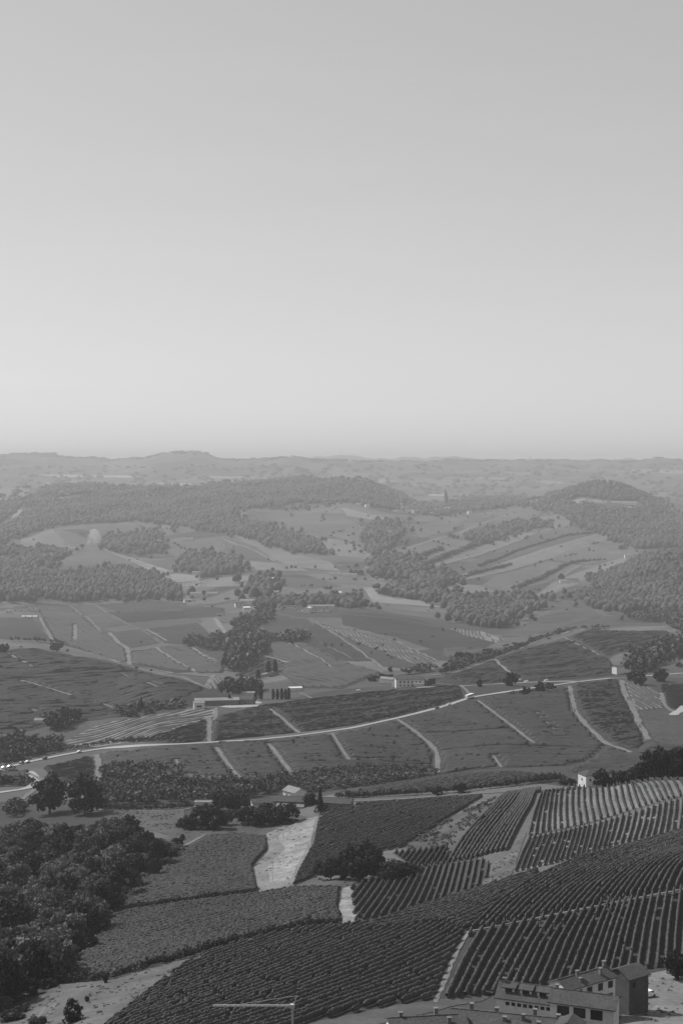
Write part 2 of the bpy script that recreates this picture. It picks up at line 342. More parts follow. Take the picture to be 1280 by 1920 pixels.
# vine rows -------------------------------------------------------------
def row_verts(C, w, h, z0, seed, jit=0.16, prof=7):
    """a trimmed, lumpy vine hedge along the centre line C (n,3)"""
    r = np.random.default_rng(seed); n = len(C)
    T = np.gradient(C[:, :2], axis=0); T /= np.linalg.norm(T, axis=1)[:, None]+1e-9; N = np.stack([-T[:, 1], T[:, 0]], -1)
    if prof == 7: prof_pts = [(-.32, 0), (-.5, .35), (-.46, .78), (0, 1.0), (.46, .78), (.5, .35), (.32, 0)]
    elif prof == 5: prof_pts = [(-.45, 0), (-.5, .7), (0, 1), (.5, .7), (.45, 0)]
    else: prof_pts = [(-.5, 0), (0, 1), (.5, 0)]
    k = len(prof_pts); V = np.zeros((n, k, 3)); nz_ = {7: .10, 5: .12, 3: .2}[prof]; rn = r.normal(0, 1, (2, n))
    if prof == 3: rn = np.array([smooth_line(q_, 2)*1.5 for q_ in rn])        # long streaks along far rows
    plump = 1+nz_*rn[0]
    hh = h*(1+(0.14 if prof == 3 else 0.06)*rn[1])*(1+(0.22 if prof == 3 else 0.06)*math.sin(seed*1.7))
    for c, (a, b) in enumerate(prof_pts):
        off = a*w*plump+r.normal(0, jit, n); up = z0+b*(hh-z0)+r.normal(0, jit*0.6, n)*(b > 0.1)
        al = r.normal(0, jit*0.5, n)
        V[:, c, 0] = C[:, 0]+N[:, 0]*off+T[:, 0]*al; V[:, c, 1] = C[:, 1]+N[:, 1]*off+T[:, 1]*al; V[:, c, 2] = C[:, 2]+up
    V[0, :, 2] = np.minimum(V[0, :, 2], C[0, 2]+h*0.7); V[-1, :, 2] = np.minimum(V[-1, :, 2], C[-1, 2]+h*0.7)
    i = np.arange(n-1)[:, None]; c = np.arange(k-1)[None, :]
    Q = np.stack([i*k+c, i*k+c+1, (i+1)*k+c+1, (i+1)*k+c], -1).reshape(-1, 4)
    caps = [(0, k-1, k//2), ((n-1)*k, (n-1)*k+k//2, n*k-1)]
    return V.reshape(-1, 3), Q, np.array(caps)
def merge(parts):
    vs, qs, ts, o = [], [], [], 0
    for v, qd, tr in parts:
        vs.append(v); o2 = o
        if qd is not None and len(qd): qs.append(np.asarray(qd)+o2)
        if tr is not None and len(tr): ts.append(np.asarray(tr)+o2)
        o += len(v)
    return np.vstack(vs), (np.vstack(qs) if qs else None), (np.vstack(ts) if ts else None)
KD = [None, 0]
def free(W):
    """mask of the points that are clear of tracks and buildings"""
    if KD[1] != len(OBST):
        k = kdtree.KDTree(len(OBST))
        for i, (x, y, r) in enumerate(OBST): k.insert((x, y, 0), i)
        k.balance(); KD[0] = k; KD[1] = len(OBST)
    ok = np.ones(len(W), bool); rmax = max(o[2] for o in OBST)
    for i, (x, y) in enumerate(W):
        for co, j, dist in KD[0].find_range((x, y, 0), rmax):
            if dist < OBST[j][2]: ok[i] = False; break
    return ok
def runs(ok, minlen=4):
    out = []; s = None
    for i, b in enumerate(list(ok)+[False]):
        if b and s is None: s = i
        if not b and s is not None:
            if i-s >= minlen: out.append((s, i))
            s = None
    return out
SEED = [100]
def plot_lines(P, direction, spacing, step, curve=0.0):
    """parallel planting lines clipped to an outline and to the tracks"""
    dx = np.asarray(direction, float); dx /= np.linalg.norm(dx); nx = np.array([-dx[1], dx[0]])
    c = P.mean(0); s = (P-c)@dx; t = (P-c)@nx; lines = []
    rk = np.random.default_rng(int(abs(c[0]*3+c[1])))
    for off in np.arange(t.min()+spacing*0.5, t.max(), spacing):
        if step > 2 and rk.random() < 0.05: continue                 # a missing row now and then
        ss = np.arange(s.min(), s.max(), step); bend = curve*(ss/(s.max()-s.min()+1e-6))**2*(s.max()-s.min())
        W = c+ss[:, None]*dx+(off+bend)[:, None]*nx
        ok = inside(P, W[:, 0], W[:, 1])
        if not ok.any(): continue
        ok[ok] &= free(W[ok])
        for a, b in runs(ok): lines.append(W[a:b])
    return lines
def vineyard(px, label, dirpx, rng, spacing=2.35, step=1.0, w=0.75, h=1.75, floor=None, single=False, prof=5, jit=0.14, m=None, curve=0.0, group=None, lines=None, gap=0.0, name='vineyard', posts=None):
    m = m or M_VINE
    P = hits(px, rng, 10, True)
    a, b = hit(*dirpx[0], rng), hit(*dirpx[1], rng); k_ = SC(float(np.hypot(*P.mean(0)))); spacing *= k_; step *= k_; w *= k_; h *= k_
    return vine_plot(P, lambda: plot_lines(P, b-a, spacing, step, curve), label, w, h, floor, single, prof, jit, m, group, gap, name, posts)
def vine_plot(P, lines, label, w, h, floor, single, prof, jit, m, group=None, gap=0.0, name='vineyard', posts=None):
    c = P.mean(0); root = empty(name, (c[0], c[1], float(hgt(c[0], c[1])))); tag(root, label, 'vineyard', group)
    org = np.array(root.location)
    if floor is not None:
        f = drape('vineyard_floor', P, floor, parent=root); f.location = -root.location
    parts = []
    for W in (lines() if callable(lines) else lines):
        SEED[0] += 1; r = np.random.default_rng(SEED[0])
        if gap and len(W) > 30:
            ok = np.ones(len(W), bool)
            for _ in range(r.poisson(gap*len(W)/100)):
                s = r.integers(3, len(W)-5); ok[s:s+r.integers(2, 5)] = False
            segs = [W[a:b] for a, b in runs(ok, 3)]
        else: segs = [W]
        pr = []
        for Sg in segs:
            C = np.column_stack([Sg, hgt(Sg[:, 0], Sg[:, 1])])-org
            SEED[0] += 1; pr.append(row_verts(C, w, h, 0.35, SEED[0], jit, prof))
        if not pr: continue
        if single:
            v, qd, tr = merge(pr); link('vine_row', npmesh('vine_row', v, qd, tr), m, root)
        else: parts += pr
        if posts:
            for e in (W[-1],):
                o = link('end_post', POST_MESH, None, root); o.location = (e[0]-org[0], e[1]-org[1], float(hgt(*e))-org[2])
    if parts:
        v, qd, tr = merge(parts); o = link('vine_rows', npmesh('vine_rows', v, qd, tr), m, root); o['kind'] = 'stuff'
    return root
def guided(guides, counts, rng, step=0.5):
    """rows swept between hand-laid guide lines (each from the row's lower to its upper end)"""
    G = []
    for g in guides:
        W = smooth_line(hits(g, rng, 8), 3); s = np.concatenate([[0], np.cumsum(np.linalg.norm(np.diff(W, axis=0), axis=1))])
        t = np.linspace(0, s[-1], 80); G.append(np.stack([np.interp(t, s, W[:, 0]), np.interp(t, s, W[:, 1])], -1))
    out = []
    for a, b, n in zip(G[:-1], G[1:], counts):
        for k in range(n):
            W = resample(a+(b-a)*k/n, step); ok = free(W)
            out += [W[x:y] for x, y in runs(ok, 6)]
    out.append(resample(G[-1], step))
    P = np.vstack([G[0], np.array([g[-1] for g in G[1:-1]]).reshape(-1, 2), G[-1][::-1], np.array([g[0] for g in G[1:-1]][::-1]).reshape(-1, 2)])
    return P, out

# ------------------------------------------------------------------ trees
def tube(pts, radii, k=6):
    pts = np.asarray(pts, float); V = []; n = len(pts)
    T = np.gradient(pts, axis=0); T /= np.linalg.norm(T, axis=1)[:, None]+1e-9
    for p, t, r in zip(pts, T, radii):
        u = np.cross(t, (0.3, 0.9, 0.1)); u /= np.linalg.norm(u)+1e-9; w = np.cross(t, u)
        for a in range(k):
            an = 2*math.pi*a/k; V.append(p+r*(math.cos(an)*u+math.sin(an)*w))
    Q = [[i*k+a, i*k+(a+1) % k, (i+1)*k+(a+1) % k, (i+1)*k+a] for i in range(n-1) for a in range(k)]
    return np.array(V), np.array(Q), None
def leaf_cloud(r, centers, radii, per, size, flat=0.75):
    """many small leaf faces on the outside of a set of lumps"""
    n = len(centers)*per; C = np.repeat(centers, per, 0); R = np.repeat(radii, per)
    D = r.normal(size=(n, 3)); D /= np.linalg.norm(D, axis=1)[:, None]
    p = C+D*(R*(0.72+0.33*r.random(n)))[:, None]*np.array([1, 1, flat])
    nrm = D+r.normal(0, 0.55, (n, 3)); nrm /= np.linalg.norm(nrm, axis=1)[:, None]
    a = np.cross(nrm, r.normal(size=(n, 3))); a /= np.linalg.norm(a, axis=1)[:, None]+1e-9; b = np.cross(nrm, a)
    s = size*(0.6+0.8*r.random(n))[:, None]
    V = np.stack([p-a*s-b*s*0.6, p+a*s-b*s*0.6, p+a*s*0.7+b*s*0.7, p-a*s*0.7+b*s*0.7], 1).reshape(-1, 3)
    return V, np.arange(n*4).reshape(-1, 4), None
def tree_meshes(seed, H, Wd, kind='round', lobes=26, per=70, size=0.34):
    r = np.random.default_rng(seed)
    if kind == 'column':
        z = np.linspace(0.08, 0.97, lobes); rad = Wd/2*np.sin(np.pi*np.clip(0.12+0.86*z, 0, 1))**0.7
        cen = np.stack([r.normal(0, Wd*0.05, lobes), r.normal(0, Wd*0.05, lobes), z*H], -1); rr = rad*0.95+0.1
    elif kind == 'conifer':
        z = np.linspace(0.1, 0.97, lobes)
        cen, rr = [], []
        for zz in z:
            w = Wd/2*(1.02-zz)
            an = r.uniform(0, 6.3); cen.append((math.cos(an)*w*0.55, math.sin(an)*w*0.55, zz*H)); rr.append(w*0.6+0.15)
            an += math.pi; cen.append((math.cos(an)*w*0.55, math.sin(an)*w*0.55, zz*H)); rr.append(w*0.6+0.15)
        cen = np.array(cen); rr = np.array(rr)
    else:
        D = r.normal(size=(lobes, 3)); D /= np.linalg.norm(D, axis=1)[:, None]; D[:, 2] = D[:, 2]*0.95+0.08
        k = 0.45+0.42*r.random(lobes)
        low = 0.10 if kind == 'round' else 0.0
        cen = D*np.array([Wd/2, Wd/2, H*0.47*(1-low)])*k[:, None]*1.12+np.array([0, 0, H*(0.5+low*0.5)])
        rr = Wd*(0.13+0.09*r.random(lobes))
    v, qd, _ = leaf_cloud(r, cen, rr, per, size)
    v[:, 2] = np.maximum(v[:, 2], 0.15)
    crown = npmesh('crown', v, qd)
    pts = [(0, 0, -0.6), (r.normal(0, .1), r.normal(0, .1), H*0.25), (r.normal(0, .25), r.normal(0, .25), H*0.6)]
    parts = [tube(pts, [Wd*0.045, Wd*0.033, Wd*0.015])]
    if kind not in ('column', 'conifer'):
        for _ in range(5):
            c = cen[r.integers(len(cen))]; parts.append(tube([(0, 0, H*0.22), tuple(c*np.array([.5, .5, .72])), tuple(c)], [Wd*0.02, Wd*0.014, Wd*0.006], 5))
    tv, tq, _ = merge(parts)
    return npmesh('trunk', tv, tq, None, True), crown
PROTO = {}
def proto(key, n, *a, **k):
    PROTO[key] = [tree_meshes(sum(map(ord, key))*31+i*7, *a, **k) for i in range(n)]
    for t, c in PROTO[key]: t.materials.append(M_BARK)
proto('broad', 6, 12, 10, 'round', 34, 80, 0.36)
proto('bushy', 4, 6, 6, 'bush', 22, 60, 0.26)
proto('column', 3, 14, 3.2, 'column', 22, 60, 0.3)
proto('conifer', 2, 14, 6.5, 'conifer', 18, 40, 0.3)
proto('midbroad', 5, 11, 10, 'bush', 20, 26, 0.75)
CROWN_MAT = {}
def crown_mesh(key, i, m):
    k = (key, i, m.name)
    if k not in CROWN_MAT:
        me = PROTO[key][i][1].copy(); me.materials.clear(); me.materials.append(m); CROWN_MAT[k] = me
    return CROWN_MAT[k]
def plant(x, y, H, Wd, key, label, group=None, m=None, name='tree', cat='tree', base=(12, 10)):
    base = {'broad': (12, 10), 'bushy': (6, 6), 'column': (14, 3.2), 'conifer': (14, 6.5), 'midbroad': (11, 10)}[key]
    i = random.randrange(len(PROTO[key])); m = m or M_LEAF
    o = empty(name, (x, y, float(hgt(x, y))-(0.12*H if key in ('broad', 'bushy', 'midbroad') else 0)), random.uniform(0, 6.28)); tag(o, label, cat, group)
    s = Wd/base[1]; sz = H/base[0]; o.scale = (s, s*random.uniform(.92, 1.08), sz)
    link('trunk', PROTO[key][i][0], None, o); link('crown', crown_mesh(key, i, m), None, o)
    OBST.append((x, y, Wd*0.42))
    return o
def tree_px(u, v, ph, pw, key, label, group=None, rng=(150, 30000), m=None, name='tree', cat='tree'):
    """a tree whose foot stands at photo point (u, v), ph x pw photo pixels large"""
    x, y = hit(u, v, rng); d = math.hypot(x, y)
    return plant(x, y, ph*d/F*1.03, pw*d/F, key, label, group, m, name, cat)
def scatter(P, spacing, seed, holes=()):
    r = np.random.default_rng(seed); lo, hi = P.min(0), P.max(0); g = spacing
    xs, ys = np.meshgrid(np.arange(lo[0], hi[0], g), np.arange(lo[1], hi[1], g)); ys[:, ::2] += g/2
    xs = xs.ravel()+r.uniform(-.38, .38, xs.size)*g; ys = ys.ravel()+r.uniform(-.38, .38, ys.size)*g
    k = inside(P, xs, ys)
    for h_ in holes: k &= ~inside(h_, xs, ys)
    return np.stack([xs[k], ys[k]], -1)
def lump(seed, sub):
    bm = bmesh.new(); bmesh.ops.create_icosphere(bm, subdivisions=sub, radius=1)
    r = np.random.default_rng(seed); fr = r.normal(0, 1, (6, 3))*2.4; ph = r.uniform(0, 6, 6)
    for v in bm.verts:
        c = np.array(v.co); v.co *= 1+0.16*sum(math.sin(float(f@c)+p) for f, p in zip(fr, ph))/1.7+r.normal(0, 0.06)
    bm.verts.ensure_lookup_table(); bm.faces.ensure_lookup_table()
    vv = np.array([v.co for v in bm.verts]); ff = [[v.index for v in f.verts] for f in bm.faces if f.calc_center_median().z > -0.55]
    bm.free(); return vv, np.array(ff)
LUMPS = {s: [lump(i+10*s, s) for i in range(6)] for s in (1, 2)}
def tuft(seed, n, size):
    r = np.random.default_rng(seed); cen = r.normal(0, 0.42, (7, 3)); cen[:, 2] = np.abs(cen[:, 2])*0.9-0.1
    v, qd, _ = leaf_cloud(r, cen, np.full(7, 0.5), n//7, size, 0.85)
    return v, np.vstack([qd[:, [0, 1, 2]], qd[:, [0, 2, 3]]])
LUMPS[3] = [tuft(i+50, 91, 0.2) for i in range(6)]
LUMPS[4] = [tuft(i+80, 42, 0.3) for i in range(6)]
def canopy(name, pts, hmean, wmean, lod, m, label=None, cat=None, group=None, seed=0, kind='stuff', tone=(0.6, 1.45)):
    """many crowns joined into one mass, each with its own size and tone"""
    r = np.random.default_rng(seed+len(pts)); V, T, A, o = [], [], [], 0
    stand = lambda x, y: 1+0.22*float(np.tanh(waves(x, y, 77, wmean*14)))
    for x, y in pts:
        lv, lf = LUMPS[lod][r.integers(6)]; sc = r.uniform(0.65, 1.3); w = wmean*sc/2*r.uniform(.85, 1.15); h = hmean*sc
        a = r.uniform(0, 6.28); c, s = math.cos(a), math.sin(a); z = float(hgt(x, y))
        vv = np.stack([(lv[:, 0]*c-lv[:, 1]*s)*w+x, (lv[:, 0]*s+lv[:, 1]*c)*w+y, lv[:, 2]*h*0.55+z+h*0.5], -1)
        V.append(vv); T.append(lf+o); o += len(vv); A.append(np.full(len(vv), r.uniform(*tone)*stand(x, y)))
    me = npmesh(name, np.vstack(V), None, np.vstack(T))
    at = me.attributes.new('tone', 'FLOAT', 'POINT'); at.data.foreach_set('value', np.concatenate(A).astype(np.float32))
    ob = link(name, me, m)
    if kind: ob['kind'] = kind
    if label: tag(ob, label, cat, group)
    return ob
def wood(px, rng, spacing, h, w, lod, label, holes=(), seed=1, name='wood', cat='wood', m=None, floor=True, tone=(0.6, 1.45)):
    P = np.array([hit(u, v, rng) for u, v in rough(px, 2.6 if rng[0] > 1000 else 2.0, seed)]); H = [hits(q_, rng, 12, True) for q_ in holes]
    k_ = SC(float(np.hypot(*P.mean(0)))); spacing *= k_; h *= k_; w *= k_
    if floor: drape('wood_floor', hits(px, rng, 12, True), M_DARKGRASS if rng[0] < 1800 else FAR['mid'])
    pts = scatter(P, spacing, seed, H); far_ = rng[0] > 1800
    rg = np.random.default_rng(seed+9); pts = pts[waves(pts[:, 0], pts[:, 1], seed, spacing*(8 if far_ else 11))+rg.normal(0, .35, len(pts)) < (0.8 if far_ else 1.5)]
    if far_:                                              # stray trees thinning out beyond the edge of the wood
        ex = P[rg.integers(0, len(P), len(P)*2)]+rg.normal(0, spacing*2.2, (len(P)*2, 2)); pts = np.vstack([pts, ex])
    if lod == 4: tone = (tone[0]*1.5, tone[1]*1.4)          # airy mid-valley foliage
    return canopy(name, pts, h, w, lod, m or M_WOODS, label, cat, seed=seed, tone=tone)
def hedge(px, rng, h, w, lod, label, spacing=None, seed=1, name='hedge', cat='hedge', gaps=0.1, group=None, rows=1, clear=0.5, tone=(0.6, 1.4)):
    W = smooth_line(hits(px, rng, 6), 2); k_ = SC(float(np.hypot(*W.mean(0)))); h *= k_; w *= k_; W = resample(W, spacing*k_ if spacing else w*0.55); r = np.random.default_rng(seed)
    W = np.vstack([W[r.random(len(W)) > gaps]+r.normal(0, w*0.22, (1, 2)) for _ in range(rows)])
    W = W+r.normal(0, w*0.13, W.shape)
    for p in W: OBST.append((p[0], p[1], w*0.5+clear))
    return canopy(name, W, h, w, lod, M_WOODS, label, cat, group, seed, kind=None, tone=tone)
def bx(bm, x0, x1, y0, y1, z0, z1):
    vs = [bm.verts.new((x, y, z)) for z in (z0, z1) for x, y in ((x0, y0), (x1, y0), (x1, y1), (x0, y1))]
    for f in ((3, 2, 1, 0), (4, 5, 6, 7), (0, 1, 5, 4), (1, 2, 6, 5), (2, 3, 7, 6), (3, 0, 4, 7)): bm.faces.new([vs[i] for i in f])
def bmobj(name, fn, m, parent=None):
    bm = bmesh.new(); fn(bm); bmesh.ops.recalc_face_normals(bm, faces=bm.faces); me = bpy.data.meshes.new(name); bm.to_mesh(me); bm.free()
    return link(name, me, m, parent)
def prism(bm, pts, axis_dir):
    a = [bm.verts.new(p) for p in pts]; b = [bm.verts.new(Vector(p)+Vector(axis_dir)) for p in pts]; n = len(pts)
    bm.faces.new(a[::-1]); bm.faces.new(b)
    for i in range(n): bm.faces.new([a[i], a[(i+1) % n], b[(i+1) % n], b[i]])
_pb = bmesh.new(); bx(_pb, -.05, .05, -.05, .05, -0.3, 1.9); POST_MESH = bpy.data.meshes.new('end_post'); _pb.to_mesh(POST_MESH); _pb.free(); POST_MESH.materials.append(M_POST)
# ================================================================== SETTING: roads, tracks, fields
NR = (225, 775); MR = (770, 1500); FR = (1150, 3300); XR = (1900, 5600)
# --- fields of the far and middle hills (sheets; their rows are too fine to tell apart)
for px, tone, rng in [
  # left knoll
  ([(-20,1222),(60,1214),(180,1234),(300,1266),(400,1288),(440,1312),(300,1335),(190,1350),(120,1352),(60,1370),(-20,1378)], 'mid', (1080,1750)),
  ([(60,1250),(130,1243),(225,1262),(330,1285),(300,1312),(150,1300)], 'dark', (1080,1750)),
  ([(-20,1268),(130,1305),(260,1335),(150,1350),(-20,1345)], 'mid', (1080,1750)),
  ([(-20,1318),(60,1335),(90,1352),(-20,1372)], 'dark', (1080,1750)),
  # plots behind the knoll
  ([(-20,1165),(60,1160),(95,1200),(-20,1198)], 'soft', FR), ([(65,1130),(130,1136),(190,1186),(240,1218),(244,1246),(180,1226),(105,1205)], 'mid', FR),
  ([(135,1135),(180,1135),(232,1172),(190,1178)], 'light', FR), ([(180,1134),(260,1128),(350,1131),(345,1140),(230,1150)], 'soft', FR),
  ([(200,1148),(350,1145),(360,1158),(240,1168)], 'dark', FR), ([(246,1168),(375,1160),(380,1168),(262,1182)], 'light', FR),
  ([(195,1188),(262,1180),(300,1205),(245,1215)], 'soft', FR), ([(270,1180),(372,1168),(400,1192),(345,1210),(308,1205)], 'mid', FR),
  ([(246,1222),(292,1216),(365,1260),(330,1262),(248,1246)], 'dark', FR), ([(300,1212),(350,1210),(425,1252),(418,1262),(372,1262)], 'dark', FR),
  ([(360,1215),(425,1218),(430,1250),(410,1240)], 'soft', FR), ([(382,1182),(408,1176),(425,1192),(400,1195)], 'pale', FR),
  ([(405,1150),(475,1150),(480,1165),(412,1168)], 'light', FR), ([(340,1140),(420,1140),(425,1155),(350,1160)], 'mid', FR),
  # middle
  ([(502,1205),(560,1200),(640,1240),(715,1262),(640,1292),(560,1290),(520,1260)], 'mid', FR), ([(560,1198),(590,1168),(640,1195),(700,1240),(640,1240)], 'mid', FR),
  ([(600,1170),(735,1205),(815,1240),(790,1258),(720,1250),(650,1200)], 'soft', FR), ([(640,1150),(700,1150),(780,1162),(860,1185),(940,1200),(900,1218),(830,1225),(740,1195),(640,1172)], 'mid', FR),
  ([(490,1160),(575,1160),(590,1175),(500,1195)], 'soft', FR), ([(830,1215),(880,1212),(915,1218),(830,1236)], 'light', FR),
  # right ridge field
  ([(800,1275),(860,1262),(930,1235),(1010,1210),(1075,1198),(1140,1235),(1160,1262),(1080,1272),(870,1284)], 'mid', (1150,1900)),
  ([(830,1276),(930,1262),(1150,1252),(1150,1266),(1080,1273),(880,1284)], 'dark', (1150,1900)),
  ([(1060,1195),(1140,1168),(1225,1160),(1260,1190),(1235,1212),(1160,1225),(1140,1235)], 'soft', (1150,1900)),
  ([(940,1192),(1050,1140),(1085,1130),(1130,1155),(1020,1186),(960,1200)], 'light', (1850,2700)), ([(985,1165),(1070,1142),(1100,1150),(1040,1172)], 'soft', (1850,2700)),
  ([(1240,1165),(1262,1165),(1285,1195),(1285,1205)], 'pale', (1300,2400)),
  # far left hills
  ([(38,1012),(100,992),(122,1015),(120,1030),(42,1028)], 'light', XR), ([(100,992),(140,1000),(162,1012),(160,1022),(125,1018)], 'soft', XR),
  ([(12,965),(40,948),(42,962),(18,975)], 'pale', XR), ([(-20,918),(55,912),(55,935),(-20,945)], 'light', XR),
  ([(180,985),(255,982),(260,1000),(200,1010),(182,1005)], 'soft', XR), ([(195,1030),(250,1048),(330,1075),(380,1080),(372,1100),(330,1100),(260,1060)], 'pale', XR),
  ([(115,1040),(190,1028),(235,1050),(190,1060),(120,1062)], 'soft', XR), ([(310,1012),(340,1008),(420,1020),(430,1040),(330,1045),(300,1030)], 'soft', XR),
  ([(425,1010),(480,1025),(515,1050),(440,1045),(410,1025)], 'mid', XR), ([(440,1005),(560,1040),(620,1055),(640,1072),(540,1062),(470,1025)], 'light', XR),
  ([(450,1050),(560,1062),(580,1072),(480,1070)], 'light', XR), ([(500,1082),(600,1085),(640,1100),(560,1105),(505,1095)], 'mid', XR),
  ([(320,1088),(375,1080),(378,1098),(340,1100)], 'mid', XR), ([(380,1085),(470,1080),(460,1100),(385,1102)], 'light', XR),
  ([(470,965),(560,962),(640,970),(720,1005),(735,1010),(700,1030),(620,1005),(560,990)], 'soft', XR), ([(560,1000),(640,1015),(700,1035),(690,1050),(610,1040)], 'light', XR),
  ([(640,952),(700,965),(735,975),(700,975),(650,968)], 'pale', XR),
  # far right slope: long slanting strips
  ([(755,1028),(850,1000),(960,962),(1030,950),(1000,975),(900,1012),(800,1045),(760,1045)], 'soft', XR), ([(760,1052),(850,1022),(930,998),(1005,1000),(880,1045),(790,1068)], 'light', XR),
  ([(900,1045),(980,1010),(1060,985),(1120,998),(1010,1030),(930,1058),(830,1092),(850,1070)], 'mid', XR), ([(900,1068),(1010,1032),(1120,1000),(1160,1005),(1040,1045),(950,1072),(870,1088)], 'light', XR),
  ([(1100,1012),(1215,1022),(1195,1040),(1100,1060),(1030,1050)], 'soft', XR), ([(930,1080),(1030,1052),(1095,1060),(1050,1085),(960,1112),(900,1100)], 'soft', XR),
  ([(1040,1090),(1165,1045),(1178,1052),(1085,1095),(1010,1125),(1000,1120)], 'light', XR), ([(1010,970),(1055,965),(1075,985),(1030,995)], 'light', XR),
  ([(760,985),(870,975),(850,995),(790,1010)], 'soft', XR), ([(830,1095),(900,1098),(930,1110),(860,1118)], 'light', XR),
  ([(680,1102),(740,1100),(800,1130),(830,1140),(700,1130)], 'pale', XR), ([(700,1075),(760,1080),(760,1090),(690,1088)], 'light', XR),
  ([(880,1120),(960,1105),(1000,1130),(930,1150)], 'soft', XR),
  # light clearings on the wooded hill, and pale fields of the far plain
  ([(1062,942),(1085,934),(1140,940),(1135,948),(1100,946)], 'pale', (3900,4600)), ([(1150,948),(1200,950),(1202,956),(1165,955)], 'white', (3900,4600)),
  ([(70,890),(250,892),(255,896),(110,895)], 'white', (6500,16000)), ([(290,906),(360,907),(355,911),(300,910)], 'white', (5400,12000)), ([(80,904),(150,902),(150,909),(90,909)], 'pale', (5400,12000)),
  ([(380,893),(520,895),(500,898),(390,897)], 'pale', (6500,16000)), ([(790,928),(835,926),(838,930),(800,931)], 'white', (5400,12000)), ([(1060,905),(1010,900),(1000,904),(1040,910)], 'pale', (5400,16000)),
  ([(1180,880),(1280,884),(1285,889),(1200,886)], 'pale', (8000,19000)), ([(900,895),(980,897),(960,900),(890,899)], 'pale', (7000,16000)), ([(640,903),(720,899),(760,903),(700,907)], 'pale', (5600,16000)),
]:
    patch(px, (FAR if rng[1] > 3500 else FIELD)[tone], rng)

# --- grassy and bare ground of the near slopes
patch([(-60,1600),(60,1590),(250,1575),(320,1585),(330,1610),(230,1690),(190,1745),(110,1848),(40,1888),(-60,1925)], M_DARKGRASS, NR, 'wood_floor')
patch([(330,1535),(380,1528),(560,1530),(600,1535),(590,1560),(500,1572),(440,1565),(385,1568),(330,1600),(300,1590)], M_GRASS, NR, 'grass')
patch([(190,1522),(345,1518),(345,1528),(330,1570),(290,1560),(200,1545)], M_GRASS, NR, 'grass')
patch([(498,1568),(540,1545),(597,1530),(592,1560),(572,1610),(550,1664),(486,1676),(474,1625),(502,1595)], M_DRYGRASS, NR, 'grass')
patch([(520,1572),(560,1548),(592,1538),(586,1562),(566,1608),(548,1650),(505,1660),(500,1625),(530,1595)], M_BARE, NR, 'bare_ground')
patch([(-80,1925),(20,1900),(110,1848),(210,1838),(350,1795),(352,1806),(280,1862),(215,1925),(120,1985),(-80,1985)], M_MEADOW, NR, 'grass')
patch([(640,1668),(662,1664),(660,1690),(674,1732),(664,1745),(645,1740),(634,1705)], M_BARE, NR, 'bare_ground')
patch([(958,1600),(978,1568),(986,1560),(962,1640),(948,1652),(905,1660),(918,1622)], M_MEADOW, NR, 'grass')
patch([(755,1590),(850,1530),(935,1495),(905,1540),(840,1620),(790,1608)], M_GRASS, NR, 'grass')
patch([(1160,1915),(1205,1830),(1300,1815),(1300,1935),(1180,1960)], M_DRYGRASS, NR, 'grass')
patch([(1190,1870),(1215,1842),(1270,1838),(1245,1870),(1200,1910),(1175,1925),(1165,1905)], M_TRACK, NR, 'farm_yard')
patch([(560,1925),(640,1905),(740,1886),(900,1862),(915,1872),(800,1900),(700,1925)], M_GRASS, NR, 'grass')
patch([(560,1640),(610,1650),(790,1650),(760,1670),(640,1668),(550,1665)], M_GRASS, NR, 'grass')

# --- roads and tracks
def line(px, w, rng=MR, m=None, name='track', **k):
    if name != 'road': w *= 0.68; k.setdefault('wob', 0.3); k.setdefault('clear', 0.6 if rng[0] < 600 else 1.3)
    return strip(px, w, m or M_TRACK, rng, name, **k)
line([(-30,1452),(20,1438),(60,1428),(130,1414),(200,1403),(270,1399),(340,1396),(480,1388),(560,1380),(660,1366),(750,1346),(830,1326),(868,1313),(890,1307),(990,1292),(1078,1280)], 4.4, MR, M_ROAD, 'road', wob=0.03)
line([(780,1290),(870,1287),(900,1285),(960,1282),(1000,1280),(1060,1278),(1085,1279)], 4.5, (900,1500), M_ROAD, 'road', wob=0.03)
line([(1085,1279),(1150,1272),(1165,1273),(1215,1268),(1300,1262)], 5, (900,1600), M_ROAD, 'road', wob=0.03)
line([(640,1505),(760,1499),(860,1491),(935,1487),(1010,1482)], 4.0, (560,760), M_TRACK, 'track')
line([(180,1519),(260,1522),(345,1520),(372,1512)], 3.5, (560,790), M_TRACK)
line([(190,1662),(215,1650),(320,1602),(350,1585),(385,1566)], 3.2, NR, M_TRACK)
line([(878,1748),(850,1800),(815,1882)], 1.5, NR, M_DRYGRASS, clear=0.5, wob=.4)
line([(885,1747),(980,1728),(1070,1710),(1180,1688),(1300,1665)], 1.3, NR, M_DRYGRASS, 'grass_path', clear=0.5)
line([(-20,1490),(50,1480),(70,1470),(66,1455),(52,1448)], 6, (770,1000), M_ROAD, 'road'); line([(25,1512),(78,1472)], 5, (720,1000), M_TRACK)
line([(50,1450),(78,1462),(85,1470)], 4, (770,1000), M_TRACK)
for px, w in [([(406,1402),(425,1430),(450,1462)], 4), ([(504,1396),(525,1422),(548,1454)], 4), ([(623,1376),(640,1405),(655,1428)], 3), ([(745,1350),(775,1370),(800,1390),(820,1412),(821,1450)], 4.5),
              ([(895,1314),(950,1355),(1005,1398)], 3.5), ([(1067,1287),(1080,1338),(1100,1362),(1135,1395),(1185,1412)], 5), ([(180,1416),(187,1440),(182,1478)], 6),
              ([(392,1345),(393,1392)], 5), ([(505,1330),(535,1353),(562,1376)], 3.5), ([(1005,1335),(1045,1375)], 1.5), ([(340,1445),(330,1425)], 2), ([(925,1418),(940,1440)], 2), ([(400,1352),(410,1338),(405,1328)], 4),
              ([(190,1440),(300,1436),(420,1432)], 1.5), ([(660,1425),(762,1424)], 1.2)]:
    line(px, w)
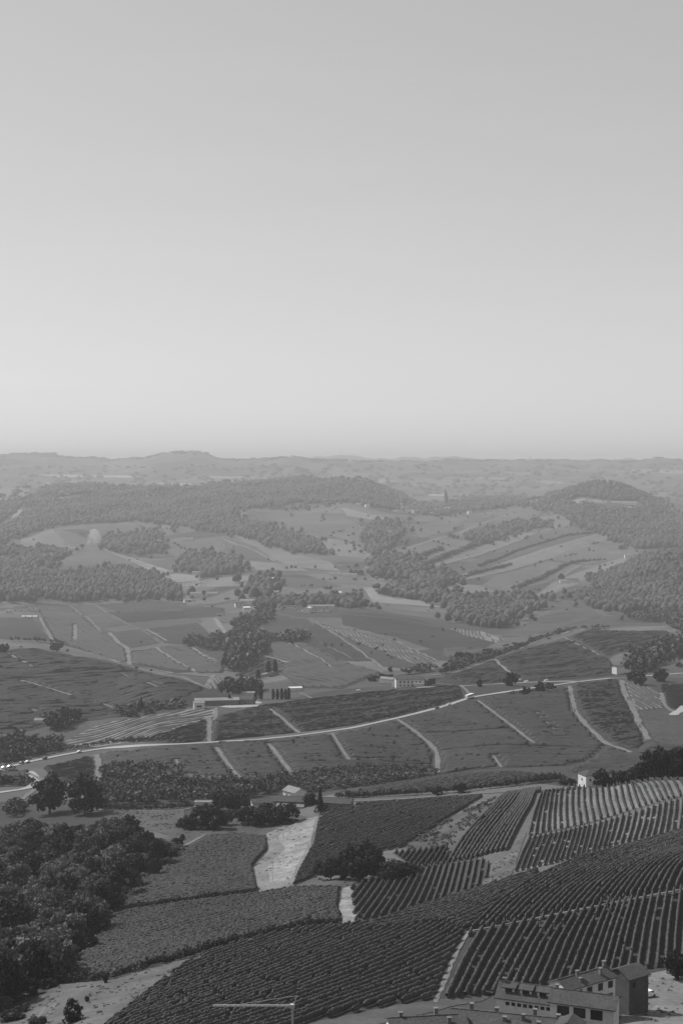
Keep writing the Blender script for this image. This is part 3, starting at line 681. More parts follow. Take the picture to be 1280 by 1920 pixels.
line([(1165,1276),(1170,1300),(1185,1325),(1200,1360),(1216,1388)], 6, (850,1500)); line([(1135,1396),(1180,1392),(1216,1390)], 2, (850,1300))
line([(1240,1300),(1245,1325),(1262,1335)], 4, (850,1500)); line([(1262,1342),(1285,1325)], 7, (850,1500), M_ROAD, 'road')
line([(865,1288),(890,1310)], 3.5, (900,1500)); line([(0,1214),(60,1210),(120,1216),(180,1231),(240,1246),(330,1264),(410,1271)], 9, (1150,1750), M_DRYGRASS, 'grass_track'); line([(700,1281),(760,1283),(780,1288)], 4, (1100,1500))
for px, w, m in [([(15,1226),(60,1250)], 4, M_DRYGRASS), ([(-10,1262),(60,1282),(140,1306)], 4, M_DRYGRASS), ([(150,1306),(220,1330)], 2, M_DRYGRASS), ([(225,1262),(300,1290)], 2, M_DRYGRASS), ([(60,1330),(90,1345)], 3, M_DRYGRASS),
                 ([(388,1288),(402,1266)], 6, M_DRYGRASS), ([(340,1268),(388,1290)], 4, M_DRYGRASS), ([(420,1296),(470,1300)], 3, M_TRACK),
                 ([(925,1235),(950,1258),(975,1276)], 5, M_DRYGRASS), ([(1055,1195),(1130,1232)], 3, M_DRYGRASS), ([(560,1300),(590,1312),(640,1304),(700,1295)], 3, M_TRACK)]:
    line(px, w, (1100, 1900), m, 'grass_track')
for px, w, m in [([(75,1158),(98,1202)], 6, M_DRYGRASS), ([(141,1172),(141,1200)], 8, M_DRYGRASS), ([(130,1136),(165,1160),(190,1186)], 5, M_TRACK), ([(205,1187),(222,1208),(240,1215),(243,1248)], 8, M_DRYGRASS),
                 ([(292,1215),(330,1240),(365,1260)], 6, M_DRYGRASS), ([(275,1180),(312,1202)], 5, M_DRYGRASS), ([(402,1160),(415,1178),(430,1197)], 8, M_DRYGRASS), ([(433,1225),(428,1256)], 10, M_DRYGRASS),
                 ([(362,1215),(412,1252)], 4, M_DRYGRASS), ([(580,1160),(640,1198),(700,1240),(722,1258)], 4, M_TRACK), ([(495,1230),(540,1243)], 6, M_DRYGRASS), ([(540,1205),(600,1235),(622,1252)], 4, M_DRYGRASS),
                 ([(585,1165),(660,1182),(740,1202),(820,1240)], 4, M_DRYGRASS), ([(180,1136),(235,1170),(300,1190)], 3, M_DRYGRASS), ([(640,1152),(740,1160),(840,1180),(930,1200)], 4, M_DRYGRASS), ([(246,1220),(290,1217)], 4, M_DRYGRASS),
                 ([(600,1205),(660,1235)], 2, M_DRYGRASS), ([(560,1160),(470,1140),(430,1135)], 5, M_TRACK), ([(430,1128),(560,1135),(640,1140)], 4, M_TRACK), ([(340,1135),(430,1140)], 4, M_TRACK)]:
    line(px, w, FR, m, 'grass_track')
line([(800,1268),(850,1262),(930,1234),(1010,1203),(1100,1176),(1140,1162),(1200,1150)], 6, (1200, 2000), M_TRACK, 'road')
for px, w in [([(755,1030),(850,1002),(960,962)], 10), ([(790,1068),(900,1040),(1000,1002)], 14), ([(830,1092),(930,1062),(1120,1002)], 16), ([(1000,1122),(1090,1085),(1175,1048)], 16), ([(310,1075),(200,1032),(180,1022)], 12), ([(420,1012),(470,1030),(515,1052)], 10),
              ([(60,1042),(120,1035),(155,1028)], 9), ([(90,1032),(110,1052),(140,1060)], 8), ([(180,985),(250,982),(300,995)], 8), ([(440,1003),(480,1020),(560,1040)], 8), ([(615,1000),(700,1030),(735,1052)], 8), ([(690,960),(730,995),(735,1008)], 8),
              ([(540,1060),(620,1055),(640,1062)], 8), ([(380,1090),(372,1105),(355,1108)], 9), ([(1055,1082),(1075,1065),(1095,1060)], 8), ([(1030,985),(1060,995),(1120,1000)], 7), ([(680,1105),(700,1100),(735,1100)], 8), ([(940,1105),(1000,1085),(1040,1062)], 8)]:
    line(px, w, XR, M_TRACK if w < 9 else M_DRYGRASS, 'grass_track')

# worn wheel lines and darker weedy areas inside the grass
patch([(70,1868),(120,1856),(180,1858),(230,1852),(250,1862),(180,1885),(110,1880)], M_GRASS, NR, 'grass', amp=4)
patch([(150,1905),(220,1880),(262,1868),(250,1885),(200,1920),(150,1930)], M_GRASS, NR, 'grass', amp=4)
line([(60,1930),(78,1900),(92,1882),(120,1868)], 1.0, NR, M_TRACK, 'wheel_track', wob=.3); line([(74,1930),(92,1900),(106,1884)], 0.8, NR, M_TRACK, 'wheel_track', wob=.3)
patch([(505,1640),(520,1615),(545,1590),(575,1560),(560,1590),(535,1620),(520,1650)], M_GRASS, NR, 'grass', amp=4)
patch([(486,1660),(500,1630),(512,1600),(520,1602),(508,1640),(500,1668)], M_GRASS, NR, 'grass', amp=4)
# ================================================================== BUILDINGS
def at_dist(u, v, d):
    a, s = ray(u, v); return np.array([math.sin(a)*d, math.cos(a)*d, s*d])
def house(label, pos, yaw, Ln, Wd, hw, pitch=22, over=0.5, wall=None, roof=None, windows=(), chimneys=(), doors=(), name='house', cat='house', group=None, hip=0.0, shed=False, dormers=(), sink=2.5):
    """gabled house: local x along the ridge, front towards -y; windows (face, along, sill, width, height)"""
    wall = wall or M_WALL; roof = roof or M_ROOF
    z = pos[2] if len(pos) > 2 else float(hgt(pos[0], pos[1]))
    root = empty(name, (pos[0], pos[1], z), yaw); tag(root, label, cat, group)
    l, w = Ln/2, Wd/2; rise = math.tan(math.radians(pitch))*w
    if shed: rise *= 2
    def fw(bm):
        if shed: prism(bm, [(-l, -w, -sink), (-l, w, -sink), (-l, w, hw+rise), (-l, -w, hw)], (Ln, 0, 0))
        elif hip: bx(bm, -l, l, -w, w, -sink, hw)
        else: prism(bm, [(-l, -w, -sink), (-l, w, -sink), (-l, w, hw), (-l, 0, hw+rise), (-l, -w, hw)], (Ln, 0, 0))
    bmobj('wall', fw, wall, root)
    e = over; t = 0.2; dz = rise/w*e if not shed else rise/Wd*e
    def fr(bm):
        if shed:
            prism(bm, [(-l-e, -w-e, hw-dz+.02), (-l-e, w+e, hw+rise+dz+.02), (-l-e, w+e, hw+rise+dz+t), (-l-e, -w-e, hw-dz+t)], (Ln+2*e, 0, 0))
        elif hip:
            lo = [(-l-e, -w-e, hw-.02), (l+e, -w-e, hw-.02), (l+e, w+e, hw-.02), (-l-e, w+e, hw-.02)]; hi = [(p[0], p[1], hw+.16) for p in lo]
            rl = max(0.02, l-hip); top = [(-rl, 0, hw+.16+rise), (rl, 0, hw+.16+rise)]
            A = [bm.verts.new(p) for p in lo]; B = [bm.verts.new(p) for p in hi]; T = [bm.verts.new(p) for p in top]
            bm.faces.new(A[::-1])
            for i in range(4): bm.faces.new([A[i], A[(i+1) % 4], B[(i+1) % 4], B[i]])
            bm.faces.new([B[0], B[1], T[1], T[0]]); bm.faces.new([B[2], B[3], T[0], T[1]]); bm.faces.new([B[1], B[2], T[1]]); bm.faces.new([B[3], B[0], T[0]])
        else:
            for s in (-1, 1):
                prism(bm, [(-l-e, 0, hw+rise+.02), (-l-e, s*(w+e), hw-dz+.02), (-l-e, s*(w+e), hw-dz+t), (-l-e, 0, hw+rise+t)], (Ln+2*e, 0, 0))
            if Ln > 8:
                for k in range(int(Ln/0.45)):                # ridge tiles
                    x = -l-e+k*0.45; bx(bm, x, x+0.40, -.14, .14, hw+rise+t-.10, hw+rise+t+.07+0.02*(k % 3))
    ro = bmobj('roof', fr, roof, root)
    for (fx, fy, ch) in chimneys:
        zz = hw+rise*(1-abs(fy)/w) if not shed else hw+rise*(fy+w)/Wd
        c = bmobj('chimney', lambda bm: (bx(bm, fx-.3, fx+.3, fy-.3, fy+.3, zz-.3, zz+ch), bx(bm, fx-.4, fx+.4, fy-.4, fy+.4, zz+ch+.003, zz+ch+.14)), M_BRICK, ro)
    for dx in dormers:                                     # shed dormers on the front slope
        yf = -w*0.62; zf = hw+rise*(1-abs(yf)/w)
        dm = bmobj('dormer', lambda bm: prism(bm, [(dx-1.1, yf, zf-.2), (dx-1.1, yf, zf+1.0), (dx-1.1, -w*.08, hw+rise*.9), (dx-1.1, -w*.08, zf-.2)], (2.2, 0, 0)), M_WALL, ro)
        bmobj('dormer_roof', lambda bm: prism(bm, [(dx-1.45, yf-.5, zf+.95), (dx-1.45, -w*.04, hw+rise+.04), (dx-1.45, -w*.04, hw+rise+.2), (dx-1.45, yf-.5, zf+1.12)], (2.9, 0, 0)), M_ROOF, ro)
        bmobj('dormer_window', lambda bm: bx(bm, dx-.7, dx+.7, yf-.05, yf+.1, zf+.1, zf+.85), M_GLASS, ro)
    for (face, s, sill, ww, wh) in list(windows)+[(f, s, 0, a, b) for f, s, a, b in doors]:
        isd = sill == 0
        if sill < 0: sill = hw+sill                        # negative sills hang below the eaves
        def opening(bm, p, g=0.0, inner=0.0):
            a0, a1, z0, z1 = s-ww/2+g, s+ww/2-g, sill+g, sill+wh-g
            if face == 'f': bx(bm, a0, a1, -w-p, -w+.05, z0, z1)
            elif face == 'b': bx(bm, a0, a1, w-.05, w+p, z0, z1)
            elif face == 'r': bx(bm, l-.05, l+p, a0, a1, z0, z1)
            else: bx(bm, -l-p, -l+.05, a0, a1, z0, z1)
        fr_ = bmobj('door' if isd else 'window', lambda bm: opening(bm, .05), M_DARK, root)
        if not isd: bmobj('pane', lambda bm: opening(bm, .065, .12), M_GLASS, fr_)
    k_ = SC(math.hypot(pos[0], pos[1])); root.scale = (k_, k_, k_)
    for k in range(-3, 4):
        OBST.append((pos[0]+math.cos(yaw)*l*k/3, pos[1]+math.sin(yaw)*l*k/3, w+1.5))
    return root
def house_ridge(label, u, v, d, yaw_deg, Ln, Wd, pitch=22, **k):
    """house whose ridge centre stands at a photo point and distance; the wall height follows from the ground"""
    p = at_dist(u, v, d); g = float(hgt(p[0], p[1])); rise = math.tan(math.radians(pitch))*Wd/2
    return house(label, (p[0], p[1], g), math.radians(yaw_deg), Ln, Wd, max(2.2, p[2]-g-rise-0.25), pitch, **k)
def house_px(label, u, v, yaw_deg, Ln, Wd, hw, rng, pitch=22, **k):
    """house whose front foot stands at a photo point"""
    p = hit(u, v, rng); p = p+np.array([0, Wd*0.4]); return house(label, (p[0], p[1], float(hgt(*p))), math.radians(yaw_deg), Ln, Wd, hw, pitch, **k)

# --- farmhouses at the foot of the near slope
house_ridge('long pale farmhouse with tiled roof and shuttered upper windows', 1092, 1824, 292, 34, 13.2, 5.4, 24, over=.4,
            windows=[('f', -3.4, -2.0, 1.4, 1.4), ('f', -0.6, -2.0, 1.4, 1.4), ('f', 2.4, -2.0, 1.3, 1.5), ('f', 5.2, -2.0, 1.3, 1.4), ('f', 5.2, -4.6, 1.3, 1.5), ('f', 0.4, -4.6, 1.3, 1.4)],
            chimneys=[(-2.0, -.5, 1.3), (-2.3, -1.7, .8), (3.6, -1.4, 1.4), (6.2, 0.2, 1.3)])
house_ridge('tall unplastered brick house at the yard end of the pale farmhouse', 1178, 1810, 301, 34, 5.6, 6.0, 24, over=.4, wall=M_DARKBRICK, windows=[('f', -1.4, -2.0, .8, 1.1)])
house_ridge('white house with three shed dormers on its tiled roof', 993, 1846, 279, -20, 11.6, 7.4, 26, over=.4, dormers=(-3.7, -0.3, 3.1),
            windows=[('f', -3.6+1.15*k, -1.3, .75, .65) for k in range(8)], doors=[('f', -4.9, 1.2, 2.3)], chimneys=[(-5.0, -.5, 1.2), (5.5, -.4, 1.1)])
house_ridge('pale farmhouse with three large open loft bays under its tiled eaves', 1096, 1860, 262, -20, 11.6, 6.2, 22, over=.45,
            windows=[('f', -3.4, -2.3, 2.2, 1.8), ('f', -.4, -2.3, 2.2, 1.8), ('f', 2.7, -2.3, 2.2, 1.8), ('f', -.6, -4.6, 1.1, 1.4), ('f', 2.4, -4.6, 1.1, 1.4), ('f', 4.3, -4.6, .9, 1.4)])
house_ridge('low tiled house with many chimneys in front of the dormered house', 955, 1901, 249, -14, 20, 9, 18, chimneys=[(-6.8, .6, 1.3), (-2.4, 1.2, .9), (-.6, -1.8, .8), (2.6, -1.2, 1.1), (4.4, .9, 1.3), (5.4, -2.4, .9), (8.6, -.6, 1.2)], windows=[('f', -8, 1.5, 1.4, 1.2)])
house_ridge('low tiled house with two chimneys beside the vineyard edge', 800, 1905, 246, 8, 13, 8, 20, chimneys=[(-4.6, .4, 1.0), (1.8, .9, 1.4), (3.6, -1.8, 1.0)])
house_ridge('small white gable end with a tiled roof before the loft bays', 1068, 1909, 244, 68, 4.2, 4.2, 26, over=.3)

# --- farm on the bare slope
FRM = (600, 760)
for a in [('long tiled farm barn beside the dark conifer', 560, 1517, -8, 24, 9, 4.2), ('pale-roofed shed in the farm by the bare slope', 545, 1522, -6, 13, 7, 3.0), ('low tiled barn at the head of the slanting vineyard', 630, 1519, -12, 15, 8, 3.6), ('small tiled cottage behind the farm shrubs', 490, 1518, 12, 11, 8, 4.0), ('farm outbuilding half hidden by round shrubs', 470, 1528, 5, 9, 6, 3.0)]:
    house_px(a[0], a[1], a[2], a[3], a[4], a[5], a[6], FRM, 20, roof=M_PALEROOF if 'pale-roofed' in a[0] else M_ROOF, wall=M_BRICK if 'barn' in a[0] else M_WALL, windows=[('f', -a[4]*.25, 1.2, 1.2, 1.2), ('f', a[4]*.2, 1.2, 1.2, 1.2)])
house_px('white gabled house rising behind the farm roofs', 552, 1506, -50, 10, 8, 6.5, (640, 775), 24, roof=M_PALEROOF, windows=[('f', -2, 3.6, 1, 1.2), ('f', 2, 3.6, 1, 1.2)])
house_px('small flat pale shed at the end of the farm lane', 383, 1512, 0, 10, 4, 2.4, (600, 775), 6, roof=M_PALEROOF)
house_px('square tower house with a hipped tiled roof among the crest trees', 1106, 1452, 20, 8, 8, 7.2, (590, 720), 24, hip=3.9, windows=[('f', -1.5, 4.2, 1, 1.3), ('l', 0, 4.0, 1, 1.3)])
# --- winery and villa by the main road
WN = (1080, 1350)
house_px('long winery hall with a broad grey roof', 405, 1323, 8, 38, 14, 5.0, WN, 9, roof=M_PALEROOF, wall=M_BRICK, over=.8)
house_px('white end block of the winery with a painted sign panel', 372, 1330, 10, 9, 8, 5.5, WN, 3, wall=M_WHITE, roof=M_PALEROOF, windows=[('f', 0, 1.8, 4.5, 1.6)])
house_px('dark gabled winery house among the cypresses', 452, 1322, -10, 22, 13, 5.5, WN, 20, wall=M_BRICK, windows=[('f', -5, 2, 1.4, 1.4), ('f', 0, 2, 1.4, 1.4), ('f', 5, 2, 1.4, 1.4)])
house_px('bright flat-roofed annex behind the winery', 460, 1308, 4, 16, 8, 4.5, (1150, 1400), 4, wall=M_WHITE, roof=M_PALEROOF)
house_px('small white shed by the lane above the winery', 553, 1296, 10, 12, 6, 3.0, (1200, 1500), 14, wall=M_WHITE, roof=M_WHITE)
patch([(405,1326),(432,1328),(480,1326),(492,1318),(478,1314),(470,1321),(430,1323)], M_ROAD, WN, 'winery_terrace')
VL = (1200, 1500)
house_px('pale villa with arcaded upper storey beside the lane', 768, 1288, 4, 26, 11, 7.0, VL, 18, windows=[('f', -9+3.6*k, 4.0, 1.3, 1.7) for k in range(6)]+[('f', -9+3.6*k, 1.0, 1.2, 1.5) for k in range(6)])
house_px('white gabled wing at the end of the arcaded villa', 743, 1288, 80, 9, 7, 6.0, VL, 26, wall=M_WHITE)
house_px('low white garage beside the arcaded villa', 785, 1287, 4, 9, 6, 2.8, VL, 8, wall=M_WHITE, roof=M_WHITE)
house_px('pale-roofed barn behind the arcaded villa', 728, 1281, -30, 14, 8, 4.0, VL, 20, roof=M_PALEROOF)
house_px('hip-roofed country house on the wooded right slope', 1254, 1243, 4, 17, 11, 5.0, (1250, 1750), 22, hip=5, windows=[('f', -5, 1.6, 1.3, 1.5), ('f', 0, 1.6, 1.3, 1.5), ('f', 5, 1.6, 1.3, 1.5)])
house_px('pale ruined stone barn by the upper road', 1159, 1264, 30, 9, 7, 7.0, (1200, 1600), 12)
house_px('narrow stone house among trees on the right slope', 1196, 1232, 10, 8, 6, 7.0, (1300, 1700), 16)
house_px('dim house with dark roof inside the round road bend', 22, 1468, 10, 14, 9, 5.0, (770, 1000), 22, wall=M_BRICK)
house_px('small pale cottage below the left knoll', 78, 1357, 0, 12, 8, 3.0, (1050, 1250), 18, roof=M_PALEROOF, wall=M_WHITE)
# --- houses in the back of the valley
for u, v, yaw, Ln, Wd, hw, lab, pale in [
  (36,1147,0,22,12,6,'hip-roofed farm beneath the dark left wood',0), (58,1143,0,24,11,5,'long low farm barn beneath the dark left wood',0), (55,1159,0,22,5,2.5,'bright white greenhouse strip beside the left farm',2), (16,1150,10,10,8,4,'small pale annex left of the hip-roofed farm',1),
  (382,1118,2,48,11,5,'very long pale-roofed barn beneath the tree clump',1), (352,1129,20,14,9,4,'small house at the left end of the village lane',1), (468,1134,-5,30,13,6,'broad-roofed village house under the tall trees',1), (447,1138,15,12,9,5,'small dark-roofed village house',0),
  (462,1144,8,10,8,4,'bright little village house by the lane',2), (489,1139,0,12,10,6,'square pale village house',1), (511,1119,4,20,10,8,'tall pale house with many windows above the village',1), (513,1140,-8,20,10,5,'low village barn beside the vineyard block',0),
  (545,1142,2,34,9,4,'long low village shed',0), (577,1149,70,12,8,7,'bright white gabled village house',2), (566,1148,0,14,9,5,'grey village house beside the white gable',0), (600,1148,5,26,10,5,'village farm with low grey roof',0), (602,1141,5,40,9,4,'long pale village barn at the lane end',1), (635,1118,30,8,8,6,'isolated bright cottage above the village',2), (508,1094,0,8,8,9,'isolated white tower cottage on the hillside',2)]:
    house_px(lab, u, v, yaw, Ln, Wd, hw, (1700, 2900), 20, wall=M_WHITE if pale == 2 else M_WALL, roof=[M_ROOF, M_PALEROOF, M_WHITE][pale], hip=5 if 'hip-roofed' in lab else 0, windows=[('f', -Ln*.25, 2, 1.4, 1.6), ('f', Ln*.2, 2, 1.4, 1.6)])
for u, v, yaw, Ln, Wd, hw, lab, pale in [
  (122,1030,10,22,12,6,'farmhouse left of the smoke on the far left hill',1), (140,1032,-5,30,10,5,'low white farm range left of the smoke',2), (164,1024,80,12,9,10,'tall white gable right against the smoke',2), (188,1024,-20,22,11,6,'pale farm barn right of the smoke',2), (80,1056,0,14,10,5,'tiny farm below the far left vineyards',2), (34,1067,5,26,10,5,'pale-roofed farm in the trees on the left',1),
  (352,1014,4,26,10,5,'bright low farm on the middle hillside',2), (300,1018,0,14,10,5,'dim farm on the middle hillside',1), (354,1044,6,14,8,4,'small bright farm among the middle fields',2), (320,1076,0,10,8,5,'small farm by the pale hillside track',2), (368,1078,0,16,10,5,'farm at the edge of the middle tree clump',1), (394,1078,4,24,11,5,'wide farm right of the middle tree clump',1),
  (457,968,0,14,10,7,'white house below the long wooded hill',2), (90,948,0,20,10,5,'small white farm below the left hilltop',2), (614,1040,0,14,10,7,'white cottage at the foot of the tree band',2), (730,1004,10,12,10,9,'white house on the bright bend',2), (628,1080,0,20,10,5,'farm beside the pale valley track',1), (690,1070,0,14,9,6,'white cottage in the valley floor trees',2), (655,1082,0,26,10,5,'low farm range in the valley floor',1),
  (1056,1094,0,14,9,6,'bright farm below the slanting strips',2), (1072,1092,5,26,11,5,'long farm below the slanting strips',0), (822,1108,20,14,10,6,'white house in the valley wood',2), (815,1118,0,12,9,5,'small house in the valley wood',1), (1140,1008,0,12,8,4,'white shed at the upper strip end',2), (1176,1046,0,12,9,6,'bright house below the wooded hill',2), (1037,950,5,14,10,6,'white house under the wooded hilltop',2), (1120,950,0,20,8,4,'pale barn in the clearing of the wooded hill',2)]:
    house_px(lab, u, v, yaw, Ln, Wd, hw, XR, 20, wall=M_WHITE if pale == 2 else M_WALL, roof=[M_ROOF, M_PALEROOF, M_PALEROOF][pale])
house_px('long bright flat-roofed hall in the clearing of the wooded hill', 1170, 946, 0, 70, 14, 6, (3900, 4600), 4, wall=M_WALL, roof=M_WHITE)
# hilltop village with its bell tower
r_ = random.Random(4)
for k, (u, v) in enumerate([(672,948),(688,952),(700,944),(712,951),(722,945),(735,955),(748,949),(742,961),(760,953),(806,952),(820,958),(830,948),(842,960),(852,951),(812,966),(866,956),(796,958),(905,965),(918,968),(780,962),(880,964)]):
    sz = r_.uniform(11, 22); pale = r_.random() < .55
    house_px('pale hilltop village house' if pale else 'grey hilltop village house', u, v, r_.uniform(-30, 30), sz, 10, r_.uniform(5, 9), XR, 20, wall=M_WALL, roof=M_PALEROOF if pale else M_ROOF, group='pale houses of the hilltop village' if pale else 'grey houses of the hilltop village')
house_px('bright modern block in the hilltop village', 838, 958, 0, 22, 12, 9, XR, 4, wall=M_WHITE, roof=M_WHITE)
p = hit(835, 950, XR); g = float(hgt(*p))
bt = empty('bell_tower', (p[0], p[1], g)); bt.scale = [SC(math.hypot(*p))]*3; tag(bt, 'slim bell tower with pointed roof above the hilltop village', 'tower')
bmobj('shaft', lambda bm: bx(bm, -3, 3, -3, 3, -3, 44), M_BRICK, bt)
bmobj('cornice', lambda bm: bx(bm, -3.5, 3.5, -3.5, 3.5, 44.02, 45), M_WALL, bt)
def spire(bm):
    b_ = [bm.verts.new(q_) for q_ in ((-3, -3, 45.02), (3, -3, 45.02), (3, 3, 45.02), (-3, 3, 45.02))]; t_ = bm.verts.new((0, 0, 56)); bm.faces.new(b_[::-1])
    for i in range(4): bm.faces.new([b_[i], b_[(i+1) % 4], t_])
bmobj('spire', spire, M_ROOF, bt)
for s in (-1, 1): bmobj('belfry_opening', lambda bm: bx(bm, s*1.2-.6, s*1.2+.6, -3.05, -2.9, 38, 42), M_DARK, bt)
house_px('long church nave beside the bell tower', 823, 950, 0, 34, 14, 11, XR, 24, wall=M_WALL, roof=M_ROOF, name='church', cat='church')
# towers on the far skyline
for u, v in ((993, 862), (340, 851), (40, 864)):
    p = hit(u, v, (11000, 40000)); d = math.hypot(*p); h_ = {993: 70, 340: 30, 40: 14}[u]
    house({993: 'tall tower on the far skyline', 340: 'small building on the far summit', 40: 'bright speck of a building on the far left ridge'}[u], (p[0], p[1]), 0, {993: 14, 340: 40, 40: 40}[u], 14, h_, 30, wall=M_WHITE if u == 40 else M_BRICK, name='far_tower', cat='tower')

# --- smoke beside the farm on the far left hill
p = hit(176, 1026, XR); g = float(hgt(*p))
sm = bpy.data.materials.new('smoke'); sm.use_nodes = True; st_ = sm.node_tree; st_.nodes.clear(); sv = st_.nodes.new('ShaderNodeVolumePrincipled'); sv.inputs['Color'].default_value = (.95, .95, .95, 1); sv.inputs['Density'].default_value = 0.014
so = st_.nodes.new('ShaderNodeOutputMaterial'); st_.links.new(sv.outputs[0], so.inputs['Volume'])
bm = bmesh.new(); bmesh.ops.create_icosphere(bm, subdivisions=4, radius=1)
for v_ in bm.verts:
    c = v_.co.copy(); k = 1+.14*math.sin(3.1*c.x+2*c.z)+.12*math.sin(4.3*c.y-3*c.z+1)+.06*math.sin(9*c.x+7*c.z)
    v_.co = Vector((c.x*k*13*(1.0+.25*c.z), c.y*k*12, 17+c.z*k*18))
me = bpy.data.meshes.new('smoke'); bm.to_mesh(me); bm.free(); so_ = link('smoke', me, sm, None, 'stuff'); so_.location = (p[0], p[1], g); so_.scale = [SC(math.hypot(*p))*1.2]*3

# ================================================================== VEHICLES
def extr(bm, prof, y0, y1, taper=0.0):
    a = [bm.verts.new((x, y0+taper*(z > .95), z)) for x, z in prof]; b = [bm.verts.new((x, y1-taper*(z > .95), z)) for x, z in prof]; n = len(prof)
    bm.faces.new(a); bm.faces.new(b[::-1])
    for i in range(n): bm.faces.new([a[i], b[i], b[(i+1) % n], a[(i+1) % n]])
def wheel_fn(bm, x, y, r=.32):
    m_ = bmesh.ops.create_cone(bm, cap_ends=True, segments=14, radius1=r, radius2=r, depth=.22)
    for v_ in m_['verts']: v_.co = Vector((v_.co.x+x, v_.co.z+y, v_.co.y+r))
def make_car(paint):
    P = {}
    def mk(name, fn, m):
        bm = bmesh.new(); fn(bm); bmesh.ops.recalc_face_normals(bm, faces=bm.faces); me = bpy.data.meshes.new(name); bm.to_mesh(me); bm.free(); me.materials.append(m); return me
    body = [(-2.05, .3), (-2.1, .62), (-1.95, .86), (-1.0, .93), (-.35, 1.42), (.95, 1.46), (1.7, 1.0), (2.05, .92), (2.08, .34)]
    out = [('body', mk('body', lambda bm: extr(bm, body, -.86, .86, .16), paint)),
           ('windscreen', mk('windscreen', lambda bm: prism(bm, [(-.93, -.66, .985), (-.40, -.62, 1.41), (-.44, -.62, 1.45), (-1.0, -.66, 1.0)], (0, 1.3, 0)), M_GLASS)),
           ('rear_window', mk('rear_window', lambda bm: prism(bm, [(1.02, -.62, 1.44), (1.62, -.64, 1.07), (1.68, -.64, 1.1), (1.04, -.62, 1.48)], (0, 1.26, 0)), M_GLASS))]
    for s in (-1, 1): out.append(('side_window', mk('side_window', lambda bm: prism(bm, [(-.8, s*.69, 1.02), (1.4, s*.69, 1.04), (.9, s*.69, 1.38), (-.35, s*.69, 1.36)], (0, s*.035, 0)), M_GLASS)))
    for x in (-1.3, 1.3):
        for y in (-.78, .78): out.append(('wheel', mk('wheel', lambda bm: wheel_fn(bm, x, y), M_RUBBER)))
    for s in (-1, 1): out.append(('headlight', mk('headlight', lambda bm: bx(bm, -2.13, -2.0, s*.6-.16, s*.6+.16, .64, .78), M_METAL)))
    return out
CARS = {'w': make_car(M_CARW), 'd': make_car(M_CARD)}
def put_car(x, y, yaw, k, label, name='car', cat='car', lift=0.3):
    o = empty(name, (x, y, float(hgt(x, y))+lift), yaw); tag(o, label, cat)
    e = np.array([math.cos(yaw), math.sin(yaw)])*2; o.rotation_euler = (0, -math.atan2(float(hgt(x+e[0], y+e[1])-hgt(x-e[0], y-e[1])), 4), yaw)
    for n_, me in CARS[k]: link(n_, me, None, o)
    return o
def car_px(u, v, k, label, toward, rng, sc=1.0):
    a, b = hit(u, v, rng), hit(*toward, rng); o = put_car(a[0], a[1], math.atan2(b[1]-a[1], b[0]-a[0]), k, label, lift=0.13+math.hypot(*a)*0.00027); return o
for u, v, k, lab in [(6,1442,'w','white car foremost in the queue beside the dark house'), (17,1440,'w','white car turning off at the side-road mouth'), (40,1433,'d','dark car in the queue on the left road'), (51,1431,'w','bright white car in the queue on the left road'), (84,1424,'d','dark car trailing the queue on the left road'), (148,1412,'w','white car alone at the end of the pale verge'),
                  (819,1330,'d','dark car following the bus downhill'), (841,1323,'w','white car close behind the bus')]:
    car_px(u, v, k, lab, (u+14, v-3), MR)
for u, v, k, lab in [(987,1280,'w','white car on the upper road right of the round tree'), (1024,1278,'w','white car on the upper road near the junction'), (672,1297,'w','tiny white car on the lane below the villa')]:
    car_px(u, v, k, lab, (u+14, v-1), (1000, 1500))
for (u, v), k, yw, lab in [((1170,1893),'w',40,'pale car parked against the long farmhouse wall'), ((1198,1885),'d',60,'dark car parked in the shadow of the brick house'), ((1213,1872),'w',30,'white car parked behind the brick house')]:
    p = hit(u, v, NR); put_car(p[0], p[1], math.radians(yw), k, lab)
# the bus
a, b = hit(868, 1313, MR), hit(893, 1306, MR); c = hit(880, 1310, MR); ang = math.atan2(b[1]-a[1], b[0]-a[0])
bus = empty('bus', (c[0], c[1], float(hgt(*c))+0.45), ang); tag(bus, 'long white coach driving along the main road', 'bus')
bmobj('body', lambda bm: extr(bm, [(-6, .4), (-6.05, 2.2), (-5.8, 3.2), (5.9, 3.2), (6.0, 2.4), (6.0, .4)], -1.25, 1.25), M_CARW, bus)
for s in (-1, 1):
    for k in range(6): bmobj('side_window', lambda bm: bx(bm, -5.3+k*1.8, -3.65+k*1.8, s*1.27-.02, s*1.27+.02, 1.75, 2.75), M_GLASS, bus)
    for x in (-3.9, 3.2): bmobj('wheel', lambda bm: wheel_fn(bm, x, s*1.12, .5), M_RUBBER, bus)
bmobj('windscreen', lambda bm: bx(bm, 5.96, 6.03, -1.1, 1.1, 1.3, 2.3), M_GLASS, bus)

